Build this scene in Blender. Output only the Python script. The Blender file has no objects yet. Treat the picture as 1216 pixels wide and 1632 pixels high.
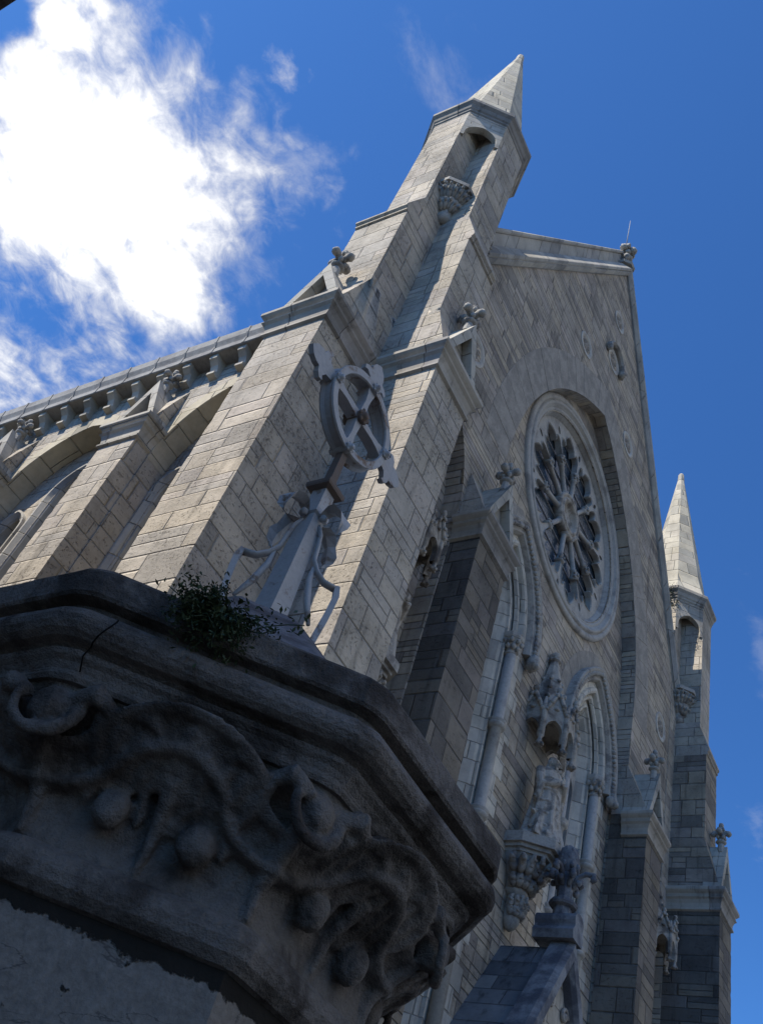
import bpy, bmesh, math, random
from mathutils import Vector, Matrix, noise
from mathutils.geometry import tessellate_polygon
random.seed(7)
PI = math.pi
scene = bpy.context.scene
COL = scene.collection
SC = scene

# ------------------------------------------------------------------ camera
cam_d = bpy.data.cameras.new('camera'); cam = bpy.data.objects.new('camera', cam_d); COL.objects.link(cam)
cam_d.sensor_fit = 'VERTICAL'; cam_d.sensor_height = 24.0; cam_d.lens = 24.0 * 1530.0 / 1632.0
cam_d.clip_start = 0.05; cam_d.clip_end = 3000
CX = Vector((0.44790, -0.85575, 0.25640)); CD = Vector((0.72562, 0.18206, -0.66355)); CF = Vector((0.52171, 0.48331, 0.70299))
M3 = Matrix((CX, -CD, -CF)).transposed()
cam.matrix_world = M3.to_4x4()
SC.camera = cam

# ------------------------------------------------------------------ world, sun, exposure
SUN_EL = math.radians(55.4); SUN_H = Vector((-0.857, 0.515, 0)).normalized()
SUN_DIR = Vector((SUN_H.x * math.cos(SUN_EL), SUN_H.y * math.cos(SUN_EL), math.sin(SUN_EL)))
w = bpy.data.worlds.new('World'); SC.world = w; w.use_nodes = True
SC.view_settings.view_transform = 'Standard'; SC.view_settings.look = 'None'
SC.view_settings.exposure = 0.65; SC.view_settings.gamma = 1.0


class NT:
    """small helper for writing node trees"""
    def __init__(s, tree): s.t = tree; s.n = tree.nodes; s.l = tree.links
    def node(s, typ, **kw):
        n = s.n.new(typ)
        for k, v in kw.items(): setattr(n, k, v)
        return n
    def put(s, sock, v):
        if v is None: return
        if hasattr(v, 'is_output') or isinstance(v, bpy.types.NodeSocket): s.l.new(v, sock)
        else: sock.default_value = v
    def m(s, op, a, b=None, c=None, clamp=False):
        n = s.node('ShaderNodeMath', operation=op, use_clamp=clamp)
        s.put(n.inputs[0], a); s.put(n.inputs[1], b); s.put(n.inputs[2], c); return n.outputs[0]
    def vm(s, op, a, b=None, sc=None):
        n = s.node('ShaderNodeVectorMath', operation=op)
        s.put(n.inputs[0], a); s.put(n.inputs[1], b)
        if sc is not None: s.put(n.inputs['Scale'], sc)
        return n.outputs['Value'] if op in ('LENGTH', 'DOT_PRODUCT', 'DISTANCE') else n.outputs[0]
    def comb(s, x, y, z):
        n = s.node('ShaderNodeCombineXYZ'); s.put(n.inputs[0], x); s.put(n.inputs[1], y); s.put(n.inputs[2], z); return n.outputs[0]
    def sep(s, v):
        n = s.node('ShaderNodeSeparateXYZ'); s.put(n.inputs[0], v); return n.outputs
    def mix(s, f, a, b, mode='MIX'):
        n = s.node('ShaderNodeMix', data_type='RGBA', blend_type=mode); n.clamp_factor = True
        s.put(n.inputs[0], f); s.put(n.inputs[6], a); s.put(n.inputs[7], b); return n.outputs[2]
    def fmix(s, f, a, b):
        n = s.node('ShaderNodeMix', data_type='FLOAT'); s.put(n.inputs[0], f); s.put(n.inputs[2], a); s.put(n.inputs[3], b); return n.outputs[0]
    def smooth(s, x, lo, hi, a=0.0, b=1.0):
        n = s.node('ShaderNodeMapRange', interpolation_type='SMOOTHSTEP')
        s.put(n.inputs[0], x); s.put(n.inputs[1], lo); s.put(n.inputs[2], hi); s.put(n.inputs[3], a); s.put(n.inputs[4], b); return n.outputs[0]
    def noise(s, v, scale, detail=4, rough=0.55, dist=0.0, dim='3D'):
        n = s.node('ShaderNodeTexNoise', noise_dimensions=dim)
        if v is not None: s.put(n.inputs['Vector'], v)
        s.put(n.inputs['Scale'], scale); s.put(n.inputs['Detail'], detail); s.put(n.inputs['Roughness'], rough); s.put(n.inputs['Distortion'], dist)
        return n.outputs['Fac'], n.outputs['Color']
    def white(s, v, dim='3D'):
        n = s.node('ShaderNodeTexWhiteNoise', noise_dimensions=dim)
        if dim == '1D': s.put(n.inputs['W'], v)
        else: s.put(n.inputs['Vector'], v)
        return n.outputs['Value'], n.outputs['Color']


def rgb(r, g, b): return (r, g, b, 1.0)


def build_world():
    t = NT(w.node_tree); t.n.clear()
    out = t.node('ShaderNodeOutputWorld'); bg = t.node('ShaderNodeBackground')
    bg.inputs['Strength'].default_value = 0.1
    sky = t.node('ShaderNodeTexSky', sky_type='NISHITA'); sky.sun_disc = False
    sky.sun_elevation = SUN_EL; sky.sun_rotation = math.atan2(SUN_H.x, SUN_H.y)
    sky.altitude = 0; sky.air_density = 1.0; sky.dust_density = 0.3; sky.ozone_density = 2.5
    tint = t.mix(1.0, sky.outputs[0], SKY_TINT, 'MULTIPLY')
    d = t.node('ShaderNodeTexCoord').outputs['Generated']
    x, y, z = t.sep(d)
    zc = t.m('MAXIMUM', z, 0.03)
    u = t.m('DIVIDE', x, zc); v = t.m('DIVIDE', y, zc)          # a flat cloud layer high above the town
    p = t.comb(u, v, 0.0)
    nf, ncol = t.noise(p, 6.0, 8, 0.62, 0.35)
    nf2, _ = t.noise(p, 24.0, 6, 0.6, 0.5)
    nf3, _ = t.noise(t.comb(t.m('MULTIPLY', u, 1.0), t.m('MULTIPLY', v, 1.2), 3.3), 11.0, 7, 0.66, 0.25)
    fb = t.m('ADD', t.m('MULTIPLY', t.m('SUBTRACT', nf, 0.5), 1.6), t.m('MULTIPLY', t.m('SUBTRACT', nf2, 0.5), 0.9))
    def blob(cu, cv, ru, rv, gain=1.0):
        a = t.m('DIVIDE', t.m('SUBTRACT', u, cu), ru); b = t.m('DIVIDE', t.m('SUBTRACT', v, cv), rv)
        r = t.m('SQRT', t.m('ADD', t.m('MULTIPLY', a, a), t.m('MULTIPLY', b, b)))
        return t.m('MULTIPLY', t.m('SUBTRACT', 1.0, r), gain)
    shape = blob(0.155, 0.79, 0.215, 0.235, 1.1)
    for args in ((0.31, 1.20, 0.20, 0.34, 0.30), (0.0, 0.70, 0.07, 0.07, 0.9), (0.28, 0.80, 0.13, 0.11, 0.9)):
        shape = t.m('MAXIMUM', shape, blob(*args))
    shape = t.m('SUBTRACT', shape, t.m('MAXIMUM', blob(-0.055, 0.775, 0.06, 0.06, 1.2), 0.0))
    dens = t.m('POWER', t.smooth(t.m('ADD', shape, fb), -0.16, 0.62), 1.15)
    wisp = None
    for cu, cv, ru, rv, g in ((0.146, 0.492, 0.045, 0.038, 1.0), (0.215, 0.335, 0.07, 0.05, 0.26), (0.235, 0.54, 0.07, 0.08, 0.40), (0.30, 0.66, 0.08, 0.08, 0.35), (0.39, 0.42, 0.08, 0.05, 0.16), (1.2, 0.24, 0.25, 0.03, 0.16), (1.9, 0.35, 0.4, 0.05, 0.2)):
        bl = t.m('MULTIPLY', t.smooth(t.m('ADD', blob(cu, cv, ru, rv), t.m('MULTIPLY', t.m('SUBTRACT', nf3, 0.5), 3.4)), 0.1, 1.5), g)
        bl = t.m('MULTIPLY', bl, t.smooth(blob(cu, cv, ru, rv), -0.5, 0.3))
        wisp = bl if wisp is None else t.m('MAXIMUM', wisp, bl)
    # unseen clouds to the south, added to send white light onto the facade
    far = t.m('MULTIPLY', t.smooth(nf, 0.36, 0.56), t.smooth(t.m('SUBTRACT', t.m('MULTIPLY', v, -1.0), t.m('MAXIMUM', t.m('MULTIPLY', t.m('SUBTRACT', 0.25, u), 1.7), t.m('MULTIPLY', t.m('SUBTRACT', u, 0.25), 0.25))), 0.10, 0.5))
    cov = t.m('MAXIMUM', t.m('MAXIMUM', dens, wisp), far, clamp=True)
    lum = t.m('ADD', t.fmix(dens, 5.6, 4.6), t.m('MULTIPLY', t.smooth(t.m('ADD', shape, t.m('MULTIPLY', fb, 0.9)), 0.05, 0.75), 4.5))
    ccol = t.vm('SCALE', (1.0, 1.0, 1.0), sc=lum)
    t.l.new(t.mix(cov, tint, ccol), bg.inputs['Color']); t.l.new(bg.outputs[0], out.inputs[0])


SKY_TINT = rgb(0.345, 0.70, 1.13)
build_world()
sl = bpy.data.lights.new('sun', 'SUN'); sl.energy = 4.2; sl.angle = math.radians(0.53); sl.color = (1.0, 0.93, 0.82)
so = bpy.data.objects.new('sun', sl); COL.objects.link(so)
so.rotation_euler = (-SUN_DIR).to_track_quat('-Z', 'Y').to_euler(); so.location = (-40, 25, 70)

# ------------------------------------------------------------------ materials
def new_mat(name):
    m = bpy.data.materials.new(name); m.use_nodes = True; t = NT(m.node_tree); t.n.clear()
    out = t.node('ShaderNodeOutputMaterial'); b = t.node('ShaderNodeBsdfPrincipled'); t.l.new(b.outputs[0], out.inputs[0])
    return m, t, b


def masonry_cells(t, H, W, seed=0.0, split=0.7, wob=0.012):
    """random coursed ashlar: returns cell random value, cell random colour, mortar mask (1 in the joint)"""
    geo = t.node('ShaderNodeNewGeometry'); P = geo.outputs['Position']; N = geo.outputs['True Normal']
    nx, ny, nz = t.sep(N); px, py, pz = t.sep(P)
    wn, wc = t.noise(P, 5.0, 3, 0.6)
    wv = t.vm('SCALE', t.vm('SUBTRACT', wc, (0.5, 0.5, 0.5)), sc=wob)
    wx, wy, wz = t.sep(wv)
    sel = t.m('GREATER_THAN', t.m('ABSOLUTE', nx), t.m('ABSOLUTE', ny))
    U = t.m('ADD', t.fmix(sel, px, py), wx); V = t.m('ADD', pz, wz)
    V = t.m('ADD', V, 40.0 + seed); U = t.m('ADD', U, 50.0)
    # courses of unequal height: bend the height coordinate
    V = t.m('ADD', V, t.m('MULTIPLY', t.m('SINE', t.m('MULTIPLY', V, 2.1 / H * 0.37)), H * 0.42))
    v = t.m('DIVIDE', V, H); row = t.m('FLOOR', v); fv = t.m('SUBTRACT', v, row)
    rr, _ = t.white(t.m('ADD', row, seed * 3.1), '1D')
    ww = t.m('MULTIPLY', t.m('ADD', t.m('MULTIPLY', rr, 0.8), 0.65), W)
    u = t.m('ADD', t.m('DIVIDE', U, ww), t.m('MULTIPLY', rr, 17.3)); 
    u = t.m('ADD', u, t.m('MULTIPLY', t.m('SINE', t.m('ADD', t.m('MULTIPLY', u, 2.3), t.m('MULTIPLY', rr, 40.0))), 0.28))
    col = t.m('FLOOR', u); fu = t.m('SUBTRACT', u, col)
    c0, _ = t.white(t.comb(row, col, seed))
    sp = t.m('GREATER_THAN', c0, split)
    v2 = t.m('MULTIPLY', fv, 2.0); s2 = t.m('FLOOR', v2); fv2 = t.m('SUBTRACT', v2, s2)
    fvv = t.fmix(sp, fv, fv2); hh = t.fmix(sp, H, H * 0.5)
    # a split block may also be cut once lengthways
    sub = t.m('MULTIPLY', sp, t.m('MULTIPLY', s2, 0.5))
    cid = t.comb(t.m('ADD', row, sub), col, seed + 7.7)
    cv, cc = t.white(cid)
    du = t.m('MULTIPLY', t.m('MINIMUM', fu, t.m('SUBTRACT', 1.0, fu)), ww)
    dv = t.m('MULTIPLY', t.m('MINIMUM', fvv, t.m('SUBTRACT', 1.0, fvv)), hh)
    d = t.m('MINIMUM', du, dv)
    t1, t2, t3 = t.sep(cc)
    tilt = t.m('ADD', t.m('MULTIPLY', t.m('MULTIPLY', t.m('SUBTRACT', fu, 0.5), ww), t.m('SUBTRACT', t1, 0.5)), t.m('MULTIPLY', t.m('MULTIPLY', t.m('SUBTRACT', fvv, 0.5), hh), t.m('SUBTRACT', t3, 0.5)))
    return P, N, cv, cc, d, tilt


def stone_mat(name, base, H=0.34, W=0.62, split=0.72, joint=0.009, jdark=0.45, var=0.35, warm=0.5, rough_bump=0.5, pit=1.0, seed=0.0, streak=0.35, wob=0.012, dark_cells=0.12, jdepth=0.02):
    m, t, b = new_mat(name)
    P, N, cv, cc, d, tilt = masonry_cells(t, H, W, seed, split, wob)
    n1, _ = t.noise(P, 1.1, 5, 0.6); n2, _ = t.noise(P, 9.0, 6, 0.65); n3, _ = t.noise(P, 24.0, 5, 0.68)
    px, py, pz = t.sep(P)
    stv, _ = t.noise(t.comb(t.m('MULTIPLY', px, 5.0), t.m('MULTIPLY', py, 5.0), t.m('MULTIPLY', pz, 0.5)), 1.0, 5, 0.6)
    gain = t.m('ADD', 1.0 - var * 0.5, t.m('MULTIPLY', cv, var))
    dk = t.m('LESS_THAN', cv, dark_cells)
    gain = t.m('MULTIPLY', gain, t.fmix(dk, 1.0, 0.80))
    gain = t.m('MULTIPLY', gain, t.fmix(t.smooth(n1, 0.25, 0.75), 0.74, 1.16))
    gain = t.m('MULTIPLY', gain, t.fmix(n2, 0.80, 1.2))
    gain = t.m('MULTIPLY', gain, t.fmix(t.smooth(stv, 0.52, 0.75), 1.0, 1.0 - streak))
    pits = t.smooth(t.m('ADD', n3, t.m('MULTIPLY', t.m('SUBTRACT', n1, 0.5), 0.25)), 0.31, 0.43)
    fis, _ = t.noise(t.comb(t.m('MULTIPLY', px, 4.5), t.m('MULTIPLY', py, 4.5), t.m('MULTIPLY', pz, 26.0)), 1.0, 5, 0.65, 0.3)
    fis = t.smooth(fis, 0.60, 0.70)
    gain = t.m('MULTIPLY', gain, t.fmix(t.m('MULTIPLY', fis, 0.38 * min(pit, 1.0)), 1.0, 0.25))
    gain = t.m('MULTIPLY', gain, t.fmix(pits, 1.0 - 0.27 * pit, 1.0))
    cr, cg, cb = t.sep(cc)
    hue = t.mix(t.m('MULTIPLY', cr, warm), rgb(*base), rgb(base[0] * 1.06, base[1] * 0.97, base[2] * 0.80))
    hue = t.mix(t.m('MULTIPLY', t.m('GREATER_THAN', cg, 0.8), warm * 0.8), hue, rgb(base[0] * 0.98, base[1] * 0.95, base[2] * 0.98))
    c = t.vm('SCALE', hue, sc=gain)
    jn, _ = t.noise(P, 3.0, 3, 0.6)
    jm = t.smooth(d, joint * 0.45, joint * 1.3, 1.0, 0.0)
    jm = t.m('MULTIPLY', jm, t.smooth(jn, 0.36, 0.60, 0.12, 1.0))
    c = t.mix(jm, c, rgb(base[0] * jdark, base[1] * jdark, base[2] * jdark))
    t.l.new(c, b.inputs['Base Color']); b.inputs['Roughness'].default_value = 0.92
    b.inputs['Specular IOR Level'].default_value = 0.2
    edge = t.smooth(d, 0.0, joint * 2.4)
    h = t.m('ADD', t.m('MULTIPLY', edge, jdepth), t.m('MULTIPLY', t.m('MULTIPLY', cv, edge), 0.014))
    h = t.m('ADD', h, t.m('MULTIPLY', tilt, 0.16 * min(rough_bump, 1.0))); h = t.m('SUBTRACT', h, t.m('MULTIPLY', fis, 0.008 * min(pit, 1.0)))
    h = t.m('ADD', h, t.m('MULTIPLY', n2, 0.016 * rough_bump)); h = t.m('ADD', h, t.m('MULTIPLY', pits, 0.007 * pit * rough_bump))
    h = t.m('ADD', h, t.m('MULTIPLY', n3, 0.004 * rough_bump))
    bp = t.node('ShaderNodeBump'); bp.inputs['Strength'].default_value = 0.9; bp.inputs['Distance'].default_value = 1.0
    t.l.new(h, bp.inputs['Height']); t.l.new(bp.outputs[0], b.inputs['Normal'])
    return m


def soot_mat(name, base, soot, amount=0.5, scale=2.5, bump=0.6):
    """plain weathered stone, stained in patches"""
    m, t, b = new_mat(name)
    P = t.node('ShaderNodeNewGeometry').outputs['Position']
    n1, _ = t.noise(P, scale, 6, 0.62, 0.3); n2, _ = t.noise(P, scale * 9, 6, 0.65); n3, _ = t.noise(P, scale * 45, 3, 0.6)
    c = t.mix(t.smooth(n1, 0.62 - amount * 0.45, 0.82 - amount * 0.45), rgb(*base), rgb(*soot))
    c = t.vm('SCALE', c, sc=t.m('MULTIPLY', t.fmix(n2, 0.65, 1.35), t.fmix(n3, 0.75, 1.25)))
    t.l.new(c, b.inputs['Base Color']); b.inputs['Roughness'].default_value = 0.95; b.inputs['Specular IOR Level'].default_value = 0.15
    bp = t.node('ShaderNodeBump'); bp.inputs['Strength'].default_value = 0.8; bp.inputs['Distance'].default_value = 1.0
    t.l.new(t.m('ADD', t.m('MULTIPLY', n2, 0.02 * bump), t.m('MULTIPLY', n3, 0.004 * bump)), bp.inputs['Height']); t.l.new(bp.outputs[0], b.inputs['Normal'])
    return m


MAT = {}
MAT['ashlar'] = stone_mat('rock_faced_limestone', (0.46, 0.42, 0.36), H=0.38, W=0.78, split=0.84, seed=1.0, rough_bump=1.1, var=0.20, warm=0.55, dark_cells=0.05, pit=1.4, joint=0.008, jdark=0.58)
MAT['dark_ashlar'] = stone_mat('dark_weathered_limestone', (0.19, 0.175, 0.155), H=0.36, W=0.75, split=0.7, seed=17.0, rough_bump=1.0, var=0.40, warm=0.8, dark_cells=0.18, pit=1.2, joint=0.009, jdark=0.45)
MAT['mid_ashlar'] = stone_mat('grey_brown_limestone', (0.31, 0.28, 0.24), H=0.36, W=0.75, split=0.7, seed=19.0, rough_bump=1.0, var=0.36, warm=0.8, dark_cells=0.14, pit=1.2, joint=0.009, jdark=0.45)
MAT['rubble'] = stone_mat('coursed_facade_limestone', (0.41, 0.372, 0.32), H=0.30, W=0.80, split=0.45, seed=4.0, rough_bump=0.7, var=0.34, warm=0.7, joint=0.009, jdark=0.35, dark_cells=0.12, streak=0.4)
MAT['dressed'] = stone_mat('dressed_limestone', (0.45, 0.43, 0.38), H=0.46, W=0.9, split=1.1, seed=2.0, rough_bump=0.18, pit=0.35, var=0.22, joint=0.006, jdark=0.5, warm=0.35, streak=0.35)
MAT['moulding'] = stone_mat('weathered_moulding_stone', (0.38, 0.36, 0.33), H=3.7, W=1.1, split=1.1, seed=3.0, rough_bump=0.25, pit=0.4, var=0.25, joint=0.006, jdark=0.5, streak=0.5, wob=0.002)
MAT['spire'] = stone_mat('pale_spire_limestone', (0.52, 0.49, 0.41), H=0.42, W=0.8, split=1.1, seed=6.0, rough_bump=0.25, pit=0.4, var=0.18, joint=0.008, jdark=0.55, warm=0.4, streak=0.2)
MAT['carved'] = soot_mat('carved_stone', (0.40, 0.38, 0.34), (0.20, 0.19, 0.18), 0.35, 3.0, 0.5)
MAT['statue'] = soot_mat('pale_statue_stone', (0.45, 0.415, 0.36), (0.22, 0.20, 0.175), 0.42, 5.0, 0.3)
MAT['porch_roof'] = stone_mat('stained_slab_roof', (0.20, 0.21, 0.22), H=0.42, W=0.8, split=1.1, seed=8.0, rough_bump=0.2, pit=0.4, var=0.5, joint=0.008, jdark=0.5, streak=0.6)
MAT['pier_dark'] = soot_mat('sooty_pier_stone', (0.19, 0.17, 0.152), (0.066, 0.056, 0.049), 0.44, 7.0, 0.9)
MAT['pale_jamb'] = stone_mat('pale_window_dressing', (0.56, 0.54, 0.48), H=0.36, W=0.42, split=1.1, seed=22.0, rough_bump=0.12, pit=0.3, var=0.16, joint=0.006, jdark=0.55, warm=0.3, streak=0.3)
MAT['granite'] = soot_mat('grey_cap_stone', (0.19, 0.18, 0.185), (0.085, 0.075, 0.075), 0.5, 5.0, 0.35)
MAT['slate'] = soot_mat('grey_roof_slate', (0.09, 0.095, 0.11), (0.06, 0.06, 0.07), 0.4, 2.0, 0.3)
MAT['lead'] = soot_mat('grey_gutter_paint', (0.36, 0.35, 0.33), (0.26, 0.25, 0.24), 0.4, 2.0, 0.1)
MAT['ground'] = soot_mat('street_asphalt', (0.055, 0.055, 0.055), (0.035, 0.035, 0.035), 0.4, 0.8, 0.3)
MAT['paving'] = stone_mat('granite_paving', (0.20, 0.195, 0.19), H=5.0, W=0.6, split=1.1, seed=9.0, rough_bump=0.2)


def glass_mat():
    m, t, b = new_mat('leaded_window_glass')
    P = t.node('ShaderNodeNewGeometry').outputs['Position']
    n, _ = t.noise(P, 3.0, 3, 0.6); n2, _ = t.noise(P, 14.0, 2, 0.5)
    c = t.mix(n, rgb(0.020, 0.032, 0.048), rgb(0.055, 0.085, 0.12)); t.l.new(c, b.inputs['Base Color'])
    b.inputs['Roughness'].default_value = 0.18; b.inputs['Specular IOR Level'].default_value = 0.6
    bp = t.node('ShaderNodeBump'); bp.inputs['Strength'].default_value = 0.5; bp.inputs['Distance'].default_value = 0.03
    t.l.new(n2, bp.inputs['Height']); t.l.new(bp.outputs[0], b.inputs['Normal'])
    return m


def iron_mat():
    m, t, b = new_mat('weathered_grey_iron_paint')
    P = t.node('ShaderNodeNewGeometry').outputs['Position']
    n1, _ = t.noise(P, 11.0, 6, 0.65, 0.4); n2, _ = t.noise(P, 70.0, 4, 0.6)
    c = t.mix(t.smooth(t.m('ADD', n1, t.m('MULTIPLY', t.m('SUBTRACT', n2, 0.5), 0.3)), 0.55, 0.70), rgb(0.40, 0.39, 0.38), rgb(0.16, 0.095, 0.05))
    c = t.vm('SCALE', c, sc=t.fmix(n2, 0.8, 1.2))
    t.l.new(c, b.inputs['Base Color']); b.inputs['Roughness'].default_value = 0.7
    bp = t.node('ShaderNodeBump'); bp.inputs['Strength'].default_value = 0.4; bp.inputs['Distance'].default_value = 0.004
    t.l.new(n2, bp.inputs['Height']); t.l.new(bp.outputs[0], b.inputs['Normal'])
    return m


def rust_mat():
    m, t, b = new_mat('rusty_iron')
    P = t.node('ShaderNodeNewGeometry').outputs['Position']
    n1, _ = t.noise(P, 25.0, 6, 0.65); n2, _ = t.noise(P, 90.0, 3, 0.6)
    c = t.mix(n1, rgb(0.15, 0.145, 0.14), rgb(0.16, 0.085, 0.04)); t.l.new(c, b.inputs['Base Color']); b.inputs['Roughness'].default_value = 0.85
    return m


def leaf_mat():
    m, t, b = new_mat('weed_leaf')
    i = t.node('ShaderNodeNewGeometry').outputs['Random Per Island']
    c = t.mix(i, rgb(0.018, 0.034, 0.012), rgb(0.06, 0.085, 0.03)); t.l.new(c, b.inputs['Base Color']); b.inputs['Roughness'].default_value = 0.6
    b.inputs['Subsurface Weight'].default_value = 0.0
    return m


def shaft_mat():
    """pale rendered pier shaft whose upper edge has gone black with a ragged crust of soot and lichen"""
    m, t, b = new_mat('stained_pier_shaft')
    P = t.node('ShaderNodeNewGeometry').outputs['Position']; px, py, pz = t.sep(P)
    n1, _ = t.noise(P, 9.0, 7, 0.7, 0.6); n2, _ = t.noise(P, 40.0, 5, 0.65); n3, _ = t.noise(P, 2.5, 4, 0.6); n4, _ = t.noise(P, 14.0, 4, 0.6)
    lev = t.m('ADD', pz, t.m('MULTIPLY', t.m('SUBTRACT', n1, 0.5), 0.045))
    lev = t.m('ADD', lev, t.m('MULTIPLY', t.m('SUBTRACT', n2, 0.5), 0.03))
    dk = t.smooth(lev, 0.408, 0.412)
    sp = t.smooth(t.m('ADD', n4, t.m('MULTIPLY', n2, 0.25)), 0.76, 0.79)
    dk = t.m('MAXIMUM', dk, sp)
    base = t.mix(n3, rgb(0.155, 0.138, 0.12), rgb(0.225, 0.205, 0.18)); n5, _ = t.noise(P, 120.0, 3, 0.6); base = t.vm('SCALE', base, sc=t.m('MULTIPLY', t.fmix(n2, 0.62, 1.3), t.fmix(n5, 0.6, 1.4)))
    crk, _ = t.noise(t.comb(t.m('MULTIPLY', px, 1.0), t.m('MULTIPLY', py, 1.0), t.m('MULTIPLY', pz, 3.0)), 3.0, 6, 0.6, 0.8)
    base = t.mix(t.m('MULTIPLY', t.smooth(t.m('ABSOLUTE', t.m('SUBTRACT', crk, 0.52)), 0.012, 0.0), 0.7), base, rgb(0.06, 0.055, 0.05))
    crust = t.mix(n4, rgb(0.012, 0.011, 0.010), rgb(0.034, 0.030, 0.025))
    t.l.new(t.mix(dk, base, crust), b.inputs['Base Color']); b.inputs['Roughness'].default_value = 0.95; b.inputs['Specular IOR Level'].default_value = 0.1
    bp = t.node('ShaderNodeBump'); bp.inputs['Strength'].default_value = 0.8; bp.inputs['Distance'].default_value = 1.0
    t.l.new(t.m('ADD', t.m('MULTIPLY', n2, 0.006), t.m('MULTIPLY', dk, 0.004)), bp.inputs['Height']); t.l.new(bp.outputs[0], b.inputs['Normal'])
    return m


MAT['glass'] = glass_mat(); MAT['iron'] = iron_mat(); MAT['rust'] = rust_mat(); MAT['leaf'] = leaf_mat(); MAT['shaft'] = shaft_mat()

# ------------------------------------------------------------------ mesh helpers
class MB:
    def __init__(s): s.v = []; s.f = []; s.smooth = []
    def add(s, verts, faces, smooth=False):
        o = len(s.v); s.v += [Vector(p) for p in verts]
        for f in faces: s.f.append([i + o for i in f]); s.smooth.append(smooth)
    def box(s, a, b):
        (x0, y0, z0), (x1, y1, z1) = a, b
        s.add([(x0, y0, z0), (x1, y0, z0), (x1, y1, z0), (x0, y1, z0), (x0, y0, z1), (x1, y0, z1), (x1, y1, z1), (x0, y1, z1)],
              [(0, 3, 2, 1), (4, 5, 6, 7), (0, 1, 5, 4), (1, 2, 6, 5), (2, 3, 7, 6), (3, 0, 4, 7)])
    def prism(s, poly, to3d, d0, d1, holes=(), back=True):
        """closed plate: polygon (u,w) with holes, from depth d0 (front) to d1 (back)"""
        loops = [list(poly)] + [list(h) for h in holes]
        flat = [p for L in loops for p in L]; n = len(flat)
        tris = tessellate_polygon([[Vector((p[0], p[1], 0)) for p in L] for L in loops])
        vs = [to3d(p[0], p[1], d0) for p in flat] + [to3d(p[0], p[1], d1) for p in flat]
        fs = [tuple(t) for t in tris]
        if back: fs += [tuple(i + n for i in reversed(t)) for t in tris]
        k = 0
        for L in loops:
            m = len(L)
            for i in range(m):
                a, b_ = k + i, k + (i + 1) % m
                fs.append((a, b_, b_ + n, a + n))
            k += m
        s.add(vs, fs)
    def sweep(s, paths, closed=False, smooth=False, cap=True):
        """paths: list of cross-sections (each a list of 3-D points of equal length), skinned along the list; sections open polylines unless closed"""
        n = len(paths[0]); vs = [p for sec in paths for p in sec]; fs = []
        for i in range(len(paths) - 1):
            for j in range(n if closed else n - 1):
                a = i * n + j; b_ = i * n + (j + 1) % n
                fs.append((a, b_, b_ + n, a + n))
        if closed and cap:
            fs.append(tuple(range(n - 1, -1, -1))); fs.append(tuple((len(paths) - 1) * n + j for j in range(n)))
        s.add(vs, fs, smooth)
    def lathe(s, prof, c, axis='Z', n=24, smooth=True, phase=0.0, cap=True):
        secs = []
        for r, h in prof:
            sec = []
            for k in range(n):
                a = 2 * PI * k / n + phase
                if axis == 'Z': p = (c[0] + r * math.cos(a), c[1] + r * math.sin(a), c[2] + h)
                elif axis == 'Y': p = (c[0] + r * math.cos(a), c[1] + h, c[2] + r * math.sin(a))
                else: p = (c[0] + h, c[1] + r * math.cos(a), c[2] + r * math.sin(a))
                sec.append(p)
            secs.append(sec)
        s.sweep(secs, closed=True, smooth=smooth, cap=cap)
    def oct(s, prof, c, smooth=False, rot=PI / 8, cap=True):
        k = 1 / math.cos(PI / 8)
        s.lathe([(r * k, h) for r, h in prof], c, 'Z', 8, smooth, rot, cap)
    def ball(s, c, r, n=10, sc=(1, 1, 1), jit=0.0):
        prof = []; m = max(4, n * 2 // 3)
        vs = []; fs = []
        for i in range(m + 1):
            th = PI * i / m
            for k in range(n):
                a = 2 * PI * k / n
                d = Vector((math.sin(th) * math.cos(a), math.sin(th) * math.sin(a), math.cos(th)))
                q = 1 + (jit * noise.noise(d * 2.1 + Vector(c) * 3.7) if jit else 0)
                vs.append((c[0] + d.x * r * sc[0] * q, c[1] + d.y * r * sc[1] * q, c[2] + d.z * r * sc[2] * q))
        for i in range(m):
            for k in range(n):
                a = i * n + k; b_ = i * n + (k + 1) % n
                fs.append((a, b_, b_ + n, a + n))
        s.add(vs, fs, True)
    def tube(s, pts, rad, n=8, flat=(1, 1), up=(0, 0, 1), smooth=True):
        pts = [Vector(p) for p in pts]; secs = []
        R = rad if isinstance(rad, (list, tuple)) else [rad] * len(pts)
        u0 = Vector(up)
        for i, p in enumerate(pts):
            d = (pts[min(i + 1, len(pts) - 1)] - pts[max(i - 1, 0)])
            d = d.normalized() if d.length > 1e-9 else Vector((0, 0, 1))
            a = u0.cross(d)
            if a.length < 1e-4: a = Vector((1, 0, 0)).cross(d)
            a.normalize(); b_ = d.cross(a).normalized(); u0 = b_ if i else b_
            sec = []
            for k in range(n):
                th = 2 * PI * k / n + PI / n
                sec.append(p + a * (math.cos(th) * R[i] * flat[0]) + b_ * (math.sin(th) * R[i] * flat[1]))
            secs.append(sec)
        s.sweep(secs, closed=True, smooth=smooth)
    def xf(s, fn): s.v = [Vector(fn(p)) for p in s.v]; return s


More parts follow.
